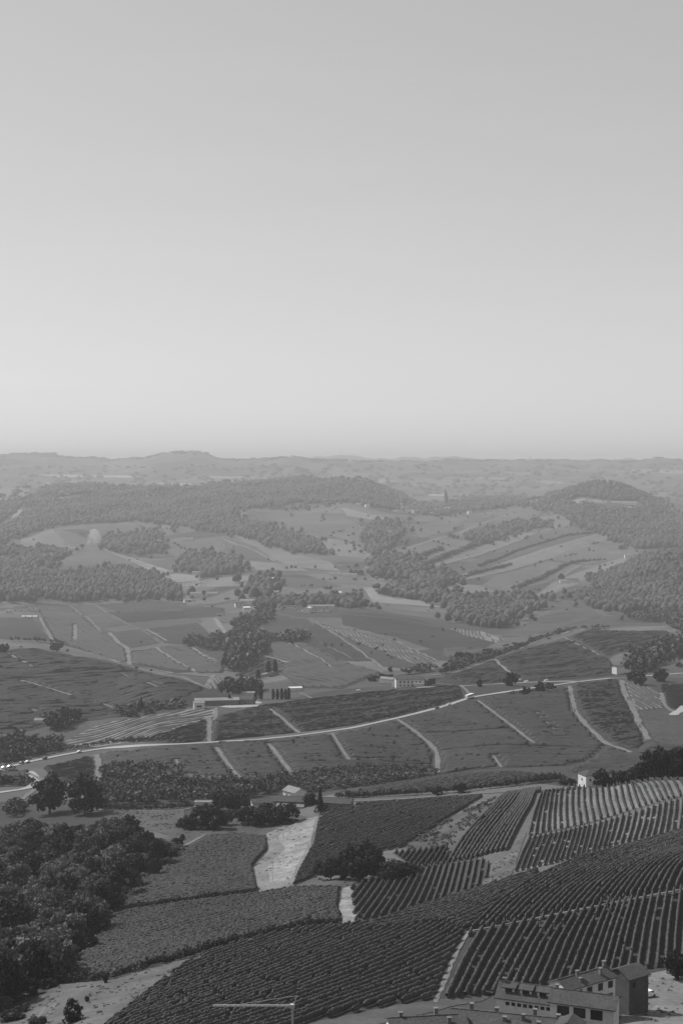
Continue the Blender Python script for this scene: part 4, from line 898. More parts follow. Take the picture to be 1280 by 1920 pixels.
# --- slim pale crane standing below the slope
p = at_dist(548, 1887, 205); g = float(hgt(p[0], p[1])); ht_ = p[2]-g
cr = empty('crane', (p[0], p[1], g)); tag(cr, 'slim pale steel crane with a long level jib before the slanting vine rows', 'crane')
def lattice(bm, x0, x1, z, hgt_, wid, n):
    for s in (-1, 1): bx(bm, x0, x1, s*wid/2-.05, s*wid/2+.05, z, z+.10)
    bx(bm, x0, x1, -.05, .05, z+hgt_, z+hgt_+.1)
    for k in range(n):
        xa = x0+(x1-x0)*k/n; xb = x0+(x1-x0)*(k+1)/n
        for s in (-1, 1):
            prism(bm, [(xa, s*wid/2, z+.05), (xa+.07, s*wid/2, z+.05), ((xa+xb)/2+.07, 0, z+hgt_), ((xa+xb)/2, 0, z+hgt_)], (0, .05, 0)); prism(bm, [((xa+xb)/2, 0, z+hgt_), ((xa+xb)/2+.07, 0, z+hgt_), (xb, s*wid/2, z+.05), (xb-.07, s*wid/2, z+.05)], (0, .05, 0))
bmobj('mast', lambda bm: bx(bm, -.16, .16, -.16, .16, -1, ht_), M_METAL, cr)
bmobj('jib', lambda bm: lattice(bm, -11.6, -.1, ht_-.1, .20, .16, 16), M_METAL, cr)
bmobj('slewing_head', lambda bm: bx(bm, -.32, .32, -.3, .3, ht_-.35, ht_+.25), M_METAL, cr)
bmobj('strut', lambda bm: prism(bm, [(.1, -.05, ht_+.1), (.24, -.05, ht_+.1), (.72, -.05, ht_+1.5), (.62, -.05, ht_+1.5)], (0, .1, 0)), M_METAL, cr)
bmobj('tie', lambda bm: prism(bm, [(.66, -.02, ht_+1.5), (.69, -.02, ht_+1.48), (-7.5, -.02, ht_+.25), (-7.5, -.02, ht_+.29)], (0, .04, 0)), M_METAL, cr)
bmobj('counterweight', lambda bm: bx(bm, -.9, .9, -.9, .9, -.4, .7), M_POST, cr)
# ================================================================== TREES, SHRUBS, HEDGES
def grp(items, key, lab, group=None, rng=NR, m=None, name='tree', cat='tree'):
    k = 1.18 if key in ('broad', 'bushy', 'midbroad') else 1.0
    for u, v, ph, pw in items: tree_px(u, v, ph*k, pw*k, key, lab, group, rng, m, name, cat)
# the near wood: every crown a tree of its own
Pw = hits([(-70,1596),(60,1582),(150,1574),(250,1576),(318,1600),(285,1643),(215,1692),(188,1742),(150,1793),(105,1846),(40,1882),(-70,1910)], NR, 12, True)
pw_ = scatter(Pw, 9.4, 3); rw = random.Random(5)
EDGES = [('beside the dry grass bank', hits([(40,1882),(105,1846)], NR)), ('beside the large leafy vineyard', hits([(120,1830),(150,1793),(188,1742),(212,1700)], NR)), ('beside the upper leafy vineyard', hits([(222,1686),(285,1643),(305,1620)], NR)), ('facing the meadow track', hits([(318,1600),(270,1580)], NR)), ('below the pair of big round trees', hits([(60,1582),(150,1574),(230,1576)], NR))]
for x, y in pw_:
    pale = rw.random() < 0.4; H = rw.uniform(8.5, 16); W_ = H*rw.uniform(.62, .95)
    ed = min((float(np.min(np.hypot(e[:, 0]-x, e[:, 1]-y))), n_) for n_, e in EDGES)
    size = 'tall' if H > 13.6 else 'small' if H < 11 else 'middling'
    where = ('edge tree of the near wood '+ed[1]) if ed[0] < 9 else 'tree deep inside the near wood'
    lab = f"{size} {'pale-leaved' if pale else 'dark-leaved'} {where}"
    plant(x, y, H, W_, 'broad', lab, 'near wood: '+lab, M_PALELEAF if pale else (M_LEAF if rw.random() < .65 else M_DARKLEAF), 'broadleaf_tree')
for u, v in [(20,1880),(60,1868),(90,1855),(115,1840),(140,1815),(165,1785),(190,1752),(205,1728),(215,1705),(235,1690),(262,1668),(290,1645),(310,1628),(322,1612),(5,1895),(330,1600)]:
    tree_px(u, v, rw.uniform(22, 40), rw.uniform(24, 38), 'bushy', 'leafy bush fringing the near wood', 'bushes fringing the near wood', NR, M_LEAF if rw.random() < .6 else M_PALELEAF, 'bush', 'bush')
# lone trees of the near slopes
tree_px(93, 1527, 84, 70, 'broad', 'big round dark tree above the wood, left one of the pair', None, (600,790), M_DARKLEAF, 'round_tree')
tree_px(159, 1527, 84, 70, 'broad', 'big round dark tree above the wood, at the hedge end', None, (600,790), M_DARKLEAF, 'round_tree')
tree_px(135, 1918, 46, 44, 'bushy', 'dark rounded shrub alone on the dry grass bank', None, NR, M_DARKLEAF, 'shrub', 'shrub')
tree_px(198, 1845, 18, 9, 'bushy', 'thin sapling at the edge of the dry grass bank', None, NR, M_LEAF, 'sapling', 'sapling')
tree_px(163, 1880, 15, 8, 'bushy', 'small upright weed shrub amid the dry grass bank', None, NR, M_LEAF, 'shrub', 'shrub')
tree_px(415, 1778, 20, 28, 'bushy', 'small dark bush between the leafy field and slanting rows', None, NR, M_DARKLEAF, 'bush', 'bush')
tree_px(1268, 1838, 62, 44, 'broad', 'dark tree beside the yard below the steep vineyard', None, NR, M_DARKLEAF)
tree_px(970, 1950, 52, 60, 'broad', 'round tree in front of the low tiled houses', None, (200, 400), M_LEAF)
grp([(20,1915,20,40),(70,1925,18,30),(40,1900,16,26)], 'bushy', 'low scrub at the foot of the dry grass bank', 'scrub below the grass bank', NR, M_LEAF, 'bush', 'bush')
grp([(620,1650,40,30),(672,1654,48,34),(728,1654,40,34)], 'broad', 'low bushy tree in front of the clump amid the near vineyards', 'low trees of the vineyard clump', NR, M_LEAF)
grp([(645,1650,50,34),(700,1648,62,36),(688,1638,66,34),(752,1650,36,30),(772,1645,24,24),(658,1638,52,32),(600,1640,26,22)], 'broad', 'dark leafy tree of the clump amid the near vineyards', 'clump amid the near vineyards', NR, M_LEAF)
grp([(352,1556,28,26),(375,1555,40,38),(398,1556,44,44),(420,1548,30,30),(388,1540,30,34),(340,1552,18,18)], 'bushy', 'rounded shrub left of the farm', 'shrubs left of the farm', NR, M_LEAF, 'shrub', 'shrub')
grp([(465,1548,34,36),(488,1550,36,40),(515,1548,34,36),(540,1545,36,38),(500,1540,34,40),(452,1540,24,26)], 'bushy', 'round dark garden tree before the farm roofs', 'garden trees before the farm', NR, M_DARKLEAF, 'tree')
grp([(430,1522,38,34),(448,1522,34,30),(470,1516,22,22),(410,1520,34,20),(580,1512,24,22)], 'broad', 'dark tree behind the farm shrubs', 'trees behind the farm shrubs', (600,790), M_DARKLEAF)
tree_px(600, 1528, 48, 24, 'conifer', 'tall dark conifer beside the farm barns', None, NR, M_DARKLEAF, 'conifer', 'conifer')
grp([(335,1588,22,20),(318,1600,18,18),(308,1612,16,20)], 'bushy', 'small bush along the track by the wood', 'bushes along the track by the wood', NR, M_LEAF, 'bush', 'bush')
grp([(820,1492,14,18),(865,1488,18,20)], 'bushy', 'dark bush standing on the lane edge below the knoll', 'bushes on the knoll lane', (600,780), M_DARKLEAF, 'bush', 'bush')
# trees along the crest
grp([(1128,1462,34,30),(1160,1458,26,26),(1180,1452,28,26),(1200,1450,30,28)], 'broad', 'dark leafy tree beside the tower house', 'trees beside the tower house', (580,720), M_LEAF)
grp([(1150,1462,30,13),(1136,1464,28,12)], 'conifer', 'small dark conifer beside the tower house', 'conifers beside the tower house', (580,720), M_DARKLEAF, 'conifer', 'conifer')
grp([(1215,1450,56,38),(1240,1450,60,42),(1262,1448,56,40),(1285,1446,64,44),(1228,1446,52,34),(1300,1444,58,44),(1272,1446,48,36)], 'broad', 'tall dark tree of the row behind the grassy crest', 'tall trees behind the grassy crest', (590,760), M_DARKLEAF)
grp([(1060,1468,14,22),(1072,1466,12,16)], 'bushy', 'low bush at the lane end by the tower house', 'bushes at the lane end', (580,720), M_DARKLEAF, 'bush', 'bush')
# middle valley
tree_px(957, 1286, 32, 24, 'midbroad', 'lone round tree on the upper road', None, (1000,1500), M_DARKLEAF)
tree_px(899, 1288, 18, 10, 'midbroad', 'narrow little tree on the upper road', None, (1000,1500), M_DARKLEAF)
grp([(985,1305,20,14),(1014,1298,18,18),(1032,1294,14,14)], 'midbroad', 'round tree below the road fork', 'round trees below the road fork', MR, M_DARKLEAF)
tree_px(1238, 1278, 28, 22, 'midbroad', 'round tree on the road bend right of the pale track', None, (1000,1500), M_DARKLEAF)
grp([(1195,1284,24,28),(1182,1276,14,16)], 'midbroad', 'dark tree at the top of the winding track', 'trees at the top of the winding track', (1000,1500), M_DARKLEAF)
grp([(489,1312,26,9),(512,1312,20,7),(520,1312,20,7),(528,1312,21,7),(535,1312,20,6),(541,1312,22,8)], 'column', 'dark cypress of the line beside the winery', 'cypresses beside the winery', (1100,1400), M_DARKLEAF, 'cypress', 'cypress')
grp([(430,1322,20,7),(478,1316,16,7)], 'column', 'dark cypress against the winery roofs', 'cypresses against the winery', (1100,1400), M_DARKLEAF, 'cypress', 'cypress')
grp([(503,1262,22,10),(516,1262,24,9),(484,1272,16,9)], 'column', 'dark poplar in the striped valley vineyard', 'poplars in the striped vineyard', (1300,1800), M_DARKLEAF, 'poplar', 'poplar')
grp([(265,1334,26,13)], 'conifer', 'tall dark conifer left of the terraced vineyard', None, (1050,1350), M_DARKLEAF, 'conifer', 'conifer')
grp([(106,1218,18,22)], 'midbroad', 'lone dark tree on the crest of the left knoll', None, (1200,1800), M_DARKLEAF); grp([(10,1222,16,12),(4,1226,16,14)], 'midbroad', 'dark tree at the track head on the left knoll', 'trees at the knoll track head', (1200,1800), M_DARKLEAF)
grp([(725,1276,12,30),(700,1278,10,20)], 'midbroad', 'dark spreading tree beside the villa barn', 'trees beside the villa barn', VL, M_DARKLEAF); grp([(808,1285,12,16),(795,1284,9,12)], 'midbroad', 'dark garden tree beside the villa garage', 'garden trees of the villa', VL, M_DARKLEAF)
grp([(860,1242,20,14),(872,1242,18,14),(732,1260,9,9),(1003,1165,9,6),(1052,1090,16,8)], 'midbroad', 'single small tree among the open valley fields', 'single trees among the valley fields', FR, M_DARKLEAF)
grp([(836,948,26,7)], 'column', 'slender cypress beside the bell tower', None, XR, M_DARKLEAF, 'cypress', 'cypress')
# ------------------------------------------------------------ banks and hedges
hedge([(190,1519),(240,1521),(300,1519),(360,1515)], (600,790), 2.6, 2.4, 3, 'clipped pale-topped hedge along the lane above the wood', 1.0, 3, gaps=0)
hedge([(112,1846),(210,1837),(280,1816),(350,1797),(420,1775),(500,1756),(560,1741),(640,1735)], NR, 2.2, 2.0, 3, 'long dark hedge shape standing for the row-end shadow under the leafy field', 1.0, 4, gaps=.02)  # hedge shape added where the row ends and bank only throw shade
hedge([(215,1711),(330,1695),(400,1685),(480,1676)], NR, 1.8, 1.6, 3, 'dark hedge line between the two leafy fields', 0.9, 5, gaps=.05)
hedge([(640,1497),(720,1494),(860,1486),(960,1474),(1060,1462)], (640,790), 3.0, 2.6, 3, 'dark hedge along the lane below the vineyard knoll', 1.4, 6, gaps=.05)
hedge([(-20,1440),(60,1420),(130,1406),(220,1392),(330,1388)], MR, 3, 3, 3, 'dark hedge above the left main road', 2.0, 7, gaps=.1)
hedge([(690,1354),(760,1338),(830,1318),(862,1308)], MR, 2.5, 2.5, 4, 'dark hedge along the main road below the bus', 2.0, 8, gaps=.25)
hedge([(950,1304),(990,1300),(1030,1294)], MR, 3, 3.5, 4, 'low bushes along the road fork', 2.5, 8, gaps=.1)
hedge([(830,1264),(930,1232),(1010,1200),(1100,1172),(1140,1158)], (1200,2000), 5, 6, 4, 'dark hedge along the ridge road', 4, 9, gaps=.15)
hedge([(25,1203),(60,1203),(100,1206),(130,1208)], (1600,2300), 5, 6, 4, 'dark hedgerow behind the left knoll', 5, 10, gaps=.3)
for k, (px, h_, w_, lab) in enumerate([([(900,1062),(980,1030),(1060,1005),(1120,998)], 5, 9, 'dark thin hedge between the slanting strips'), ([(790,1062),(870,1030),(960,1000)], 8, 12, 'broken tree line between the upper strips'), ([(880,1025),(930,1000),(1000,990),(1030,980)], 9, 12, 'tree line below the wooded hill foot'), ([(960,1105),(1010,1085),(1070,1055),(1130,1050)], 6, 9, 'hedge across the lower strips'),
      ([(740,1060),(800,1040),(830,1030)], 8, 12, 'tree line at the left end of the strips'), ([(860,1085),(900,1075),(960,1060)], 6, 10, 'low hedge among the middle strips')]):
    hedge(px, XR, h_, w_, 2, lab, None, 20+k, gaps=.2)
# ------------------------------------------------------------ woods that read as one mass
wood([(188,1478),(190,1448),(250,1442),(340,1450),(345,1470),(450,1470),(540,1462),(520,1490),(420,1505),(345,1508),(190,1510)], (770,960), 5.2, 5.5, 6.5, 3, 'overgrown dark thicket below the middle vineyards', seed=2, name='thicket', tone=(.9, 2.0))
wood([(510,1470),(560,1452),(660,1442),(760,1440),(815,1446),(812,1466),(740,1478),(640,1486),(540,1490)], (790,960), 4.8, 3.2, 6, 3, 'low scrub belt behind the farm and the knoll', seed=3, name='scrub', tone=(.9, 1.5))
wood([(-40,1392),(30,1392),(112,1392),(118,1402),(60,1420),(-40,1440)], (950,1250), 6, 6, 7, 3, 'orchard-like grove above the left road', seed=4, name='grove')
wood([(-20,1460),(20,1452),(60,1452),(62,1472),(20,1476),(-20,1476)], (790,1000), 5.5, 4.5, 6, 3, 'trees round the house in the road bend', seed=4, name='grove')
wood([(15,1518),(40,1512),(52,1522),(40,1534),(15,1534)], (600,900), 5, 5, 6, 3, 'scrub beside the forked farm track', seed=5, name='scrub')
wood([(92,1372),(100,1350),(150,1345),(158,1352),(120,1368)], (1000,1250), 6, 9, 9, 3, 'dark tree clump left of the terraced vineyard', seed=6, name='tree_clump')
wood([(218,1332),(300,1322),(350,1318),(350,1328),(280,1340),(225,1345)], (1050,1350), 6, 5, 7, 4, 'bushes between the knoll and the terraced vineyard', seed=7, name='bushes')
wood([(20,1390),(45,1372),(52,1385),(40,1395)], (1000,1250), 6, 8, 8, 4, 'tree clump on the lower left grass', seed=7, name='tree_clump')
wood([(402,1305),(440,1292),(490,1292),(480,1304),(430,1308)], (1200,1450), 8, 11, 11, 4, 'round dark trees behind the winery', seed=8, name='tree_clump')
wood([(420,1256),(425,1215),(440,1195),(470,1185),(500,1200),(500,1225),(470,1250),(440,1262)], (1400,2000), 8, 13, 11, 4, 'gully wood in the middle of the valley', seed=9)
wood([(345,1215),(360,1205),(430,1200),(430,1218),(400,1222),(360,1216)], (1500,2100), 8, 10, 10, 4, 'dark copse left of the gully wood', seed=10, name='copse')
wood([(505,1202),(520,1196),(570,1196),(578,1202),(560,1206),(510,1206)], (1600,2100), 8, 9, 10, 4, 'dark copse right of the gully wood', seed=11, name='copse')
wood([(425,1195),(440,1172),(490,1150),(515,1150),(510,1165),(470,1180)], (1600,2300), 9, 8, 9, 4, 'ragged trees between the gully and the village', seed=12)
wood([(740,1268),(800,1262),(880,1245),(930,1228),(880,1240),(810,1255)], (1300,1750), 8, 7, 9, 4, 'tree belt below the ridge road', seed=13, name='tree_belt')
wood([(1180,1262),(1190,1238),(1225,1222),(1290,1205),(1290,1232),(1230,1248),(1215,1262)], (1250,1800), 8, 11, 11, 4, 'dark trees round the hip-roofed country house', seed=14)
wood([(1150,1165),(1210,1155),(1290,1150),(1290,1190),(1265,1180),(1250,1168)], (1500,2300), 9, 10, 11, 4, 'wood above the ridge road on the right', seed=15)
wood([(-40,1130),(-40,1092),(60,1086),(150,1078),(240,1072),(300,1086),(348,1112),(345,1124),(260,1122),(150,1126),(60,1122)], (2200,3200), 7.6, 13, 9.5, 2, 'dark mixed wood on the left rise above the plots', seed=16)
wood([(840,1150),(850,1120),(900,1128),(960,1120),(1000,1125),(1005,1140),(960,1165),(940,1178),(880,1172)], (1850,2900), 7.8, 12, 10, 2, 'valley wood at the foot of the slanting strips', seed=17)
wood([(1088,1118),(1130,1082),(1200,1055),(1300,1040),(1300,1150),(1220,1148),(1140,1145),(1098,1135)], (2150,3100), 8, 12, 10, 2, 'dark wooded spur on the right', seed=18)
wood([(335,1070),(350,1045),(400,1040),(450,1055),(452,1072),(400,1078)], (2500,3600), 9, 14, 12, 2, 'round tree clump on the middle hillside', seed=19, name='tree_clump')
wood([(465,1118),(480,1095),(505,1092),(510,1115),(500,1125)], (2100,2900), 9, 15, 12, 2, 'tall dark copse above the village', seed=20, name='copse')
wood([(500,1135),(560,1128),(640,1126),(670,1130),(668,1138),(560,1138)], (2000,2700), 9, 11, 11, 2, 'line of trees behind the village', seed=21, name='tree_belt')
wood([(425,965),(470,985),(530,1000),(600,1020),(612,1040),(560,1035),(480,1012),(430,1000)], XR, 9, 12, 11, 1, 'slanting band of trees on the middle hill', seed=22)
wood([(690,1075),(720,1045),(760,1050),(800,1075),(850,1085),(830,1100),(800,1112),(770,1092)], XR, 10, 13, 13, 2, 'winding trees of the valley floor', seed=23)
wood([(725,1118),(760,1100),(820,1108),(840,1122),(800,1126),(760,1122)], XR, 10, 11, 12, 2, 'copse beside the pale meadow', seed=24, name='copse')
wood([(-40,1000),(-40,950),(55,935),(95,915),(170,908),(250,916),(330,918),(400,912),(470,906),(560,900),(640,900),(645,940),(560,955),(470,955),(425,962),(425,1000),(330,985),(255,978),(180,982),(100,985),(60,1000),(0,1020)], (3200,5300), 8.5, 11, 10.5, 1, 'long wooded hill along the far side of the valley', holes=[[(-40,1000),(12,975),(42,948),(45,965),(20,985)], [(55,935),(120,925),(210,925),(120,940)], [(500,950),(560,945),(640,945),(640,960),(520,965)]], seed=25)
wood([(180,1022),(200,1008),(300,1000),(310,1030),(260,1040),(200,1030)], XR, 9.5, 10, 11, 1, 'trees right of the smoke', seed=30)
wood([(-40,1060),(0,1030),(60,1028),(125,1038),(110,1052),(60,1070),(100,1078),(-40,1085)], XR, 9, 10, 11, 1, 'trees below the far left vineyards', seed=31)
wood([(640,940),(650,912),(700,900),(748,915),(765,938),(740,955),(680,945)], XR, 9, 12, 11, 1, 'wooded knob left of the hilltop village', seed=26)
wood([(760,948),(840,952),(870,935),(930,925),(985,935),(1000,948),(900,955),(850,962),(790,966)], XR, 9.5, 9, 11, 1, 'village trees below the bell tower', seed=27)
wood([(680,1000),(700,985),(745,978),(755,1000),(735,1030),(700,1045)], XR, 9, 10, 11, 1, 'trees in the hollow below the village', seed=32)
wood([(1008,948),(1040,915),(1100,905),(1180,912),(1232,938),(1255,965),(1300,985),(1300,1032),(1200,1032),(1130,1002),(1088,988),(1055,968)], (3300,4700), 8.5, 12, 10.5, 1, 'dark wooded hill with a clearing on the right', holes=[[(1058,944),(1085,932),(1142,938),(1200,940),(1206,958),(1160,957),(1100,948)]], seed=28)
wood([(870,1010),(900,995),(960,985),(1010,975),(1030,985),(960,1005),(900,1020)], XR, 11, 10, 12, 1, 'scattered trees above the strips', seed=29)
# trees dotted along the far country
rf = random.Random(8)
fp = np.array([hit(rf.uniform(-60, 1340), rf.uniform(872, 960), (4500, 15000)) for _ in range(900)])
canopy('far_trees', fp, 16, 45, 1, M_WOODS, 'scattered copses across the hazy far country', 'trees', seed=40)

# odd trees and bushes along field edges all over the middle distance
def edge_scatter(n, box, rng, h, w, lod, thr, wl, seed, label, name):
    r = random.Random(seed); out = []
    for _ in range(n):
        u, v = r.uniform(*box[:2]), r.uniform(*box[2:]); q_ = hit(u, v, rng)
        if abs(waves(q_[0], q_[1], seed, wl)) < thr: out.append(q_)
    out = np.array(out); out = out[free(out)] if len(OBST) else out
    return canopy(name, out, h, w, lod, M_WOODS, label, 'trees', seed=seed)
edge_scatter(5200, (-40, 1320, 950, 1130), (2200, 5200), 6.5, 9, 1, 0.10, 330, 51, 'broken lines of trees between the far hillside fields', 'field_trees')
edge_scatter(1500, (-40, 1320, 1125, 1260), (1400, 2600), 3.5, 5, 4, 0.06, 200, 52, 'scattered bushes along the valley field edges', 'field_bushes')
# rough tufts on the open grass
def tufts(px, n, h, w, seed, label, rng=NR):
    P = hits(px, rng, 12, True); r = np.random.default_rng(seed); lo, hi = P.min(0), P.max(0); q_ = r.uniform(lo, hi, (n*3, 2)); q_ = q_[inside(P, q_[:, 0], q_[:, 1])][:n]
    q_ = q_[waves(q_[:, 0], q_[:, 1], seed, 14) > -0.2]
    return canopy('grass_tufts', q_, h, w, 4, M_TUFT, label, 'grass', seed=seed, tone=(.5, 1.6))
tufts([(0,1930),(110,1850),(210,1840),(350,1798),(280,1860),(215,1925)], 260, .35, .9, 61, 'rough tufts on the dry grass bank')
tufts([(330,1540),(480,1545),(590,1535),(500,1570),(385,1568),(330,1600)], 260, .4, 1.1, 62, 'rough tufts on the meadow below the farm')
tufts([(498,1568),(590,1535),(570,1610),(548,1662),(486,1674),(474,1625)], 170, .35, 1.0, 63, 'weed clumps on the pale bare slope')
tufts([(755,1588),(850,1530),(930,1497),(905,1540),(840,1618)], 600, .9, 1.3, 64, 'weedy growth on the scrub triangle')
tufts([(1165,1915),(1205,1830),(1300,1815),(1300,1935)], 90, .35, .8, 65, 'rough tufts round the farm yard')
tufts([(560,1640),(610,1650),(790,1650),(760,1670),(640,1668)], 160, .6, 1.0, 66, 'rough tufts below the tree clump')

# trees along the far skyline
rr_ = random.Random(12); sk = []
for k in range(420):
    a = math.atan((rr_.uniform(-80, 1360)-640)/F); d = 12500*(1+0.05*math.sin(a*17+5))+rr_.gauss(0, 200); sk.append((math.sin(a)*d, math.cos(a)*d))
canopy('ridge_trees', np.array(sk), 11, 70, 1, M_WOODS, 'tiny trees along the hazy far skyline', 'trees', seed=44)

tufts([(958,1604),(978,1570),(962,1638),(946,1652),(908,1658),(918,1624)], 90, .4, .9, 67, 'rough tufts in the grass gap between the vineyards')
tufts([(195,1524),(340,1522),(328,1568),(290,1558),(205,1542)], 260, .5, 1.2, 68, 'rough tufts on the meadow beside the lane hedge')
# ================================================================== VINEYARDS
def guided_plot(guides, counts, label, floor, rng=NR, h=1.8, w=0.56, gap=0.6, posts=None, m=None):
    P, lines = guided(guides, counts, rng)
    return vine_plot(P, lines, label, w, h, floor, True, 7, 0.11, m or M_VINE, None, gap, 'vineyard', posts)
# lower right slope, two blocks one above the other
guided_plot([[(820,1876),(850,1808),(884,1750)], [(905,1868),(945,1795),(985,1728)], [(995,1852),(1030,1775),(1070,1711)], [(1085,1838),(1112,1765),(1140,1697)], [(1160,1825),(1176,1755),(1195,1686)], [(1232,1816),(1238,1745),(1250,1676)], [(1310,1816),(1312,1740),(1315,1664)]],
            [5, 5, 5, 5, 4, 5], 'steep vineyard of dark upright rows directly behind the tiled farmhouses', M_DARKGRASS, posts=True)
guided_plot([[(886,1744),(930,1700),(1000,1652),(1090,1612),(1180,1590),(1300,1556)], [(985,1725),(1030,1680),(1090,1640),(1160,1612),(1310,1562)], [(1070,1708),(1105,1668),(1150,1635),(1210,1608),(1320,1572)], [(1140,1694),(1170,1655),(1205,1625),(1255,1602),(1330,1582)], [(1195,1683),(1217,1645),(1245,1618),(1285,1600),(1335,1592)], [(1250,1672),(1266,1635),(1290,1612),(1340,1600)], [(1315,1660),(1322,1640),(1345,1612)]],
            [7, 6, 5, 4, 4, 4], 'vineyard whose rows bend to the right above the grassy cross path', M_DARKGRASS, posts=True)
# grassy slope under the crest
guided_plot([[(992,1568),(1004,1520),(1016,1490)], [(1050,1556),(1048,1510),(1056,1480)], [(1100,1545),(1092,1500),(1096,1470)], [(1150,1530),(1136,1485),(1128,1464)], [(1210,1512),(1190,1470),(1178,1455)], [(1262,1498),(1245,1462),(1232,1446)], [(1325,1480),(1305,1445),(1290,1436)]],
            [5, 4, 4, 5, 5, 5], 'vineyard of thin dark rows on pale grass running up to the crest', M_DRYGRASS, h=1.5, w=0.42, posts=True, m=M_VINEFAR)  # pale posts on this crest added to stand for sunlit vine ends
guided_plot([[(966,1636),(978,1605),(994,1572)], [(1030,1622),(1042,1590),(1052,1560)], [(1090,1606),(1098,1575),(1104,1548)], [(1140,1590),(1150,1560),(1156,1534)], [(1200,1576),(1210,1545),(1214,1516)], [(1260,1564),(1265,1530),(1268,1500)], [(1325,1550),(1325,1520),(1326,1486)]],
            [6, 6, 5, 5, 5, 5], 'lower grassy vineyard below the crest, its rows standing straight uphill', M_DRYGRASS, h=1.6, w=0.5)
# curved rows right of the scrub triangle
guided_plot([[(842,1618),(868,1575),(905,1535),(940,1500),(955,1490)], [(890,1612),(915,1575),(950,1530),(980,1495),(992,1483)], [(948,1596),(965,1560),(985,1525),(1004,1495),(1012,1482)]],
            [6, 6], 'narrow vineyard of long curving rows beside the grass gap', M_DARKGRASS, h=1.8, w=0.9)
V4 = dict(rng=NR, single=True, prof=7, step=0.55, w=0.52, jit=0.085)
vineyard([(664,1732),(658,1668),(700,1640),(790,1628),(905,1612),(920,1625),(905,1662),(820,1690),(740,1718)], 'dark vineyard of leaning rows beside the pale bare bank', [(690,1725),(745,1640)], spacing=2.3, floor=M_DARKGRASS, gap=0.5, **V4)
vineyard([(550,1662),(560,1635),(588,1585),(597,1540),(640,1512),(760,1504),(905,1495),(850,1530),(755,1590),(700,1600),(600,1640)], 'vineyard of slanting rows between the farm and the scrub triangle', [(640,1575),(850,1503)], spacing=2.4, floor=M_GRASS, gap=0.8, **V4)
vineyard([(735,1600),(790,1595),(838,1590),(845,1620),(780,1630)], 'small dark vineyard block behind the round tree clump', [(760,1628),(785,1598)], spacing=2.3, floor=M_DARKGRASS, **V4)
# broad left slope
vineyard([(190,1935),(290,1855),(352,1808),(420,1779),(560,1745),(650,1737),(700,1732),(720,1745),(830,1735),(872,1752),(810,1876),(740,1886),(600,1915),(480,1950)], 'broad vineyard of evenly slanting rows behind the steel crane', [(225,1920),(640,1755)], spacing=2.3, floor=M_DARKGRASS, gap=1.2, **V4)
vineyard([(668,1745),(780,1706),(905,1668),(1010,1634),(1000,1652),(930,1698),(884,1742),(872,1750),(830,1733),(722,1744)], 'vineyard of crowded rows over the rounded shoulder', [(690,1742),(960,1652)], spacing=1.9, floor=M_DARKGRASS, **V4)
# dense leafy fields on the left
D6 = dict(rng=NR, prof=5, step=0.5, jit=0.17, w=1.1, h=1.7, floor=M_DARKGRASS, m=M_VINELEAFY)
vineyard([(205,1668),(330,1606),(392,1571),(440,1567),(500,1573),(500,1595),(472,1625),(482,1672),(330,1692),(215,1708)], 'upper dense leafy vineyard beside the pale bare slope', [(230,1680),(480,1650)], spacing=1.75, gap=0, **D6)
vineyard([(215,1716),(330,1699),(480,1680),(560,1668),(636,1668),(632,1705),(642,1732),(560,1738),(420,1772),(345,1796),(210,1834),(110,1844),(150,1795),(195,1745)], 'large dense leafy vineyard bordered by the long shaded bank', [(230,1790),(560,1700)], spacing=1.75, gap=0, **D6)
# knoll behind the lane
vineyard([(640,1500),(720,1492),(860,1482),(1010,1468),(1070,1456),(1060,1446),(960,1443),(850,1450),(780,1465),(700,1478),(650,1492)], 'low rounded vineyard knoll behind the lane', [(760,1486),(1000,1452)], (640, 830), 2.4, 1.2, 0.9, 1.7, M_GRASS, prof=5)
# middle of the valley, either side of the main road
def mid(px, label, d, **k):
    k = dict(dict(rng=MR, spacing=3.0, step=2.4, w=1.2, h=1.9, prof=3, jit=0.09, floor=M_DARKGRASS, m=M_VINEFAR), **k); return vineyard(px, label, d, **k)
mid([(188,1440),(186,1414),(345,1401),(560,1387),(660,1373),(745,1352),(795,1390),(816,1415),(816,1442),(640,1442),(550,1456),(450,1464),(340,1448)], 'wide vineyard below the main road, cut by three pale tracks', [(430,1428),(640,1422)])
mid([(752,1350),(870,1318),(1065,1288),(1080,1338),(1100,1365),(1135,1397),(1105,1425),(1060,1436),(900,1442),(824,1452),(822,1412),(797,1386)], 'wide dark vineyard below the bus on the main road', [(830,1400),(1000,1392)])
mid([(1137,1400),(1190,1414),(1225,1396),(1300,1406),(1300,1445),(1200,1448),(1105,1455),(1062,1446),(1105,1428)], 'last strip of vineyard falling away behind the crest trees', [(1120,1425),(1250,1420)], rng=(770,1150))
mid([(1071,1287),(1150,1276),(1168,1282),(1185,1328),(1213,1388),(1190,1410),(1137,1395),(1104,1362),(1084,1338)], 'wedge of vineyard between two pale winding tracks', [(1090,1340),(1180,1335)])
mid([(1224,1390),(1195,1338),(1262,1345),(1300,1335),(1300,1402),(1250,1402)], 'vineyard behind the dark tree row on the crest', [(1210,1360),(1285,1372)])
mid([(1172,1280),(1222,1290),(1240,1302),(1242,1328),(1195,1332),(1186,1318)], 'small striped vineyard patch beside the winding pale track', [(1185,1300),(1235,1325)], rng=(850,1500), spacing=4.2, w=1.3, floor=M_DRYGRASS)
mid([(1236,1288),(1300,1282),(1300,1325),(1262,1335),(1248,1318)], 'dark vineyard below the trees at the road bend', [(1250,1310),(1285,1300)], rng=(850,1500))
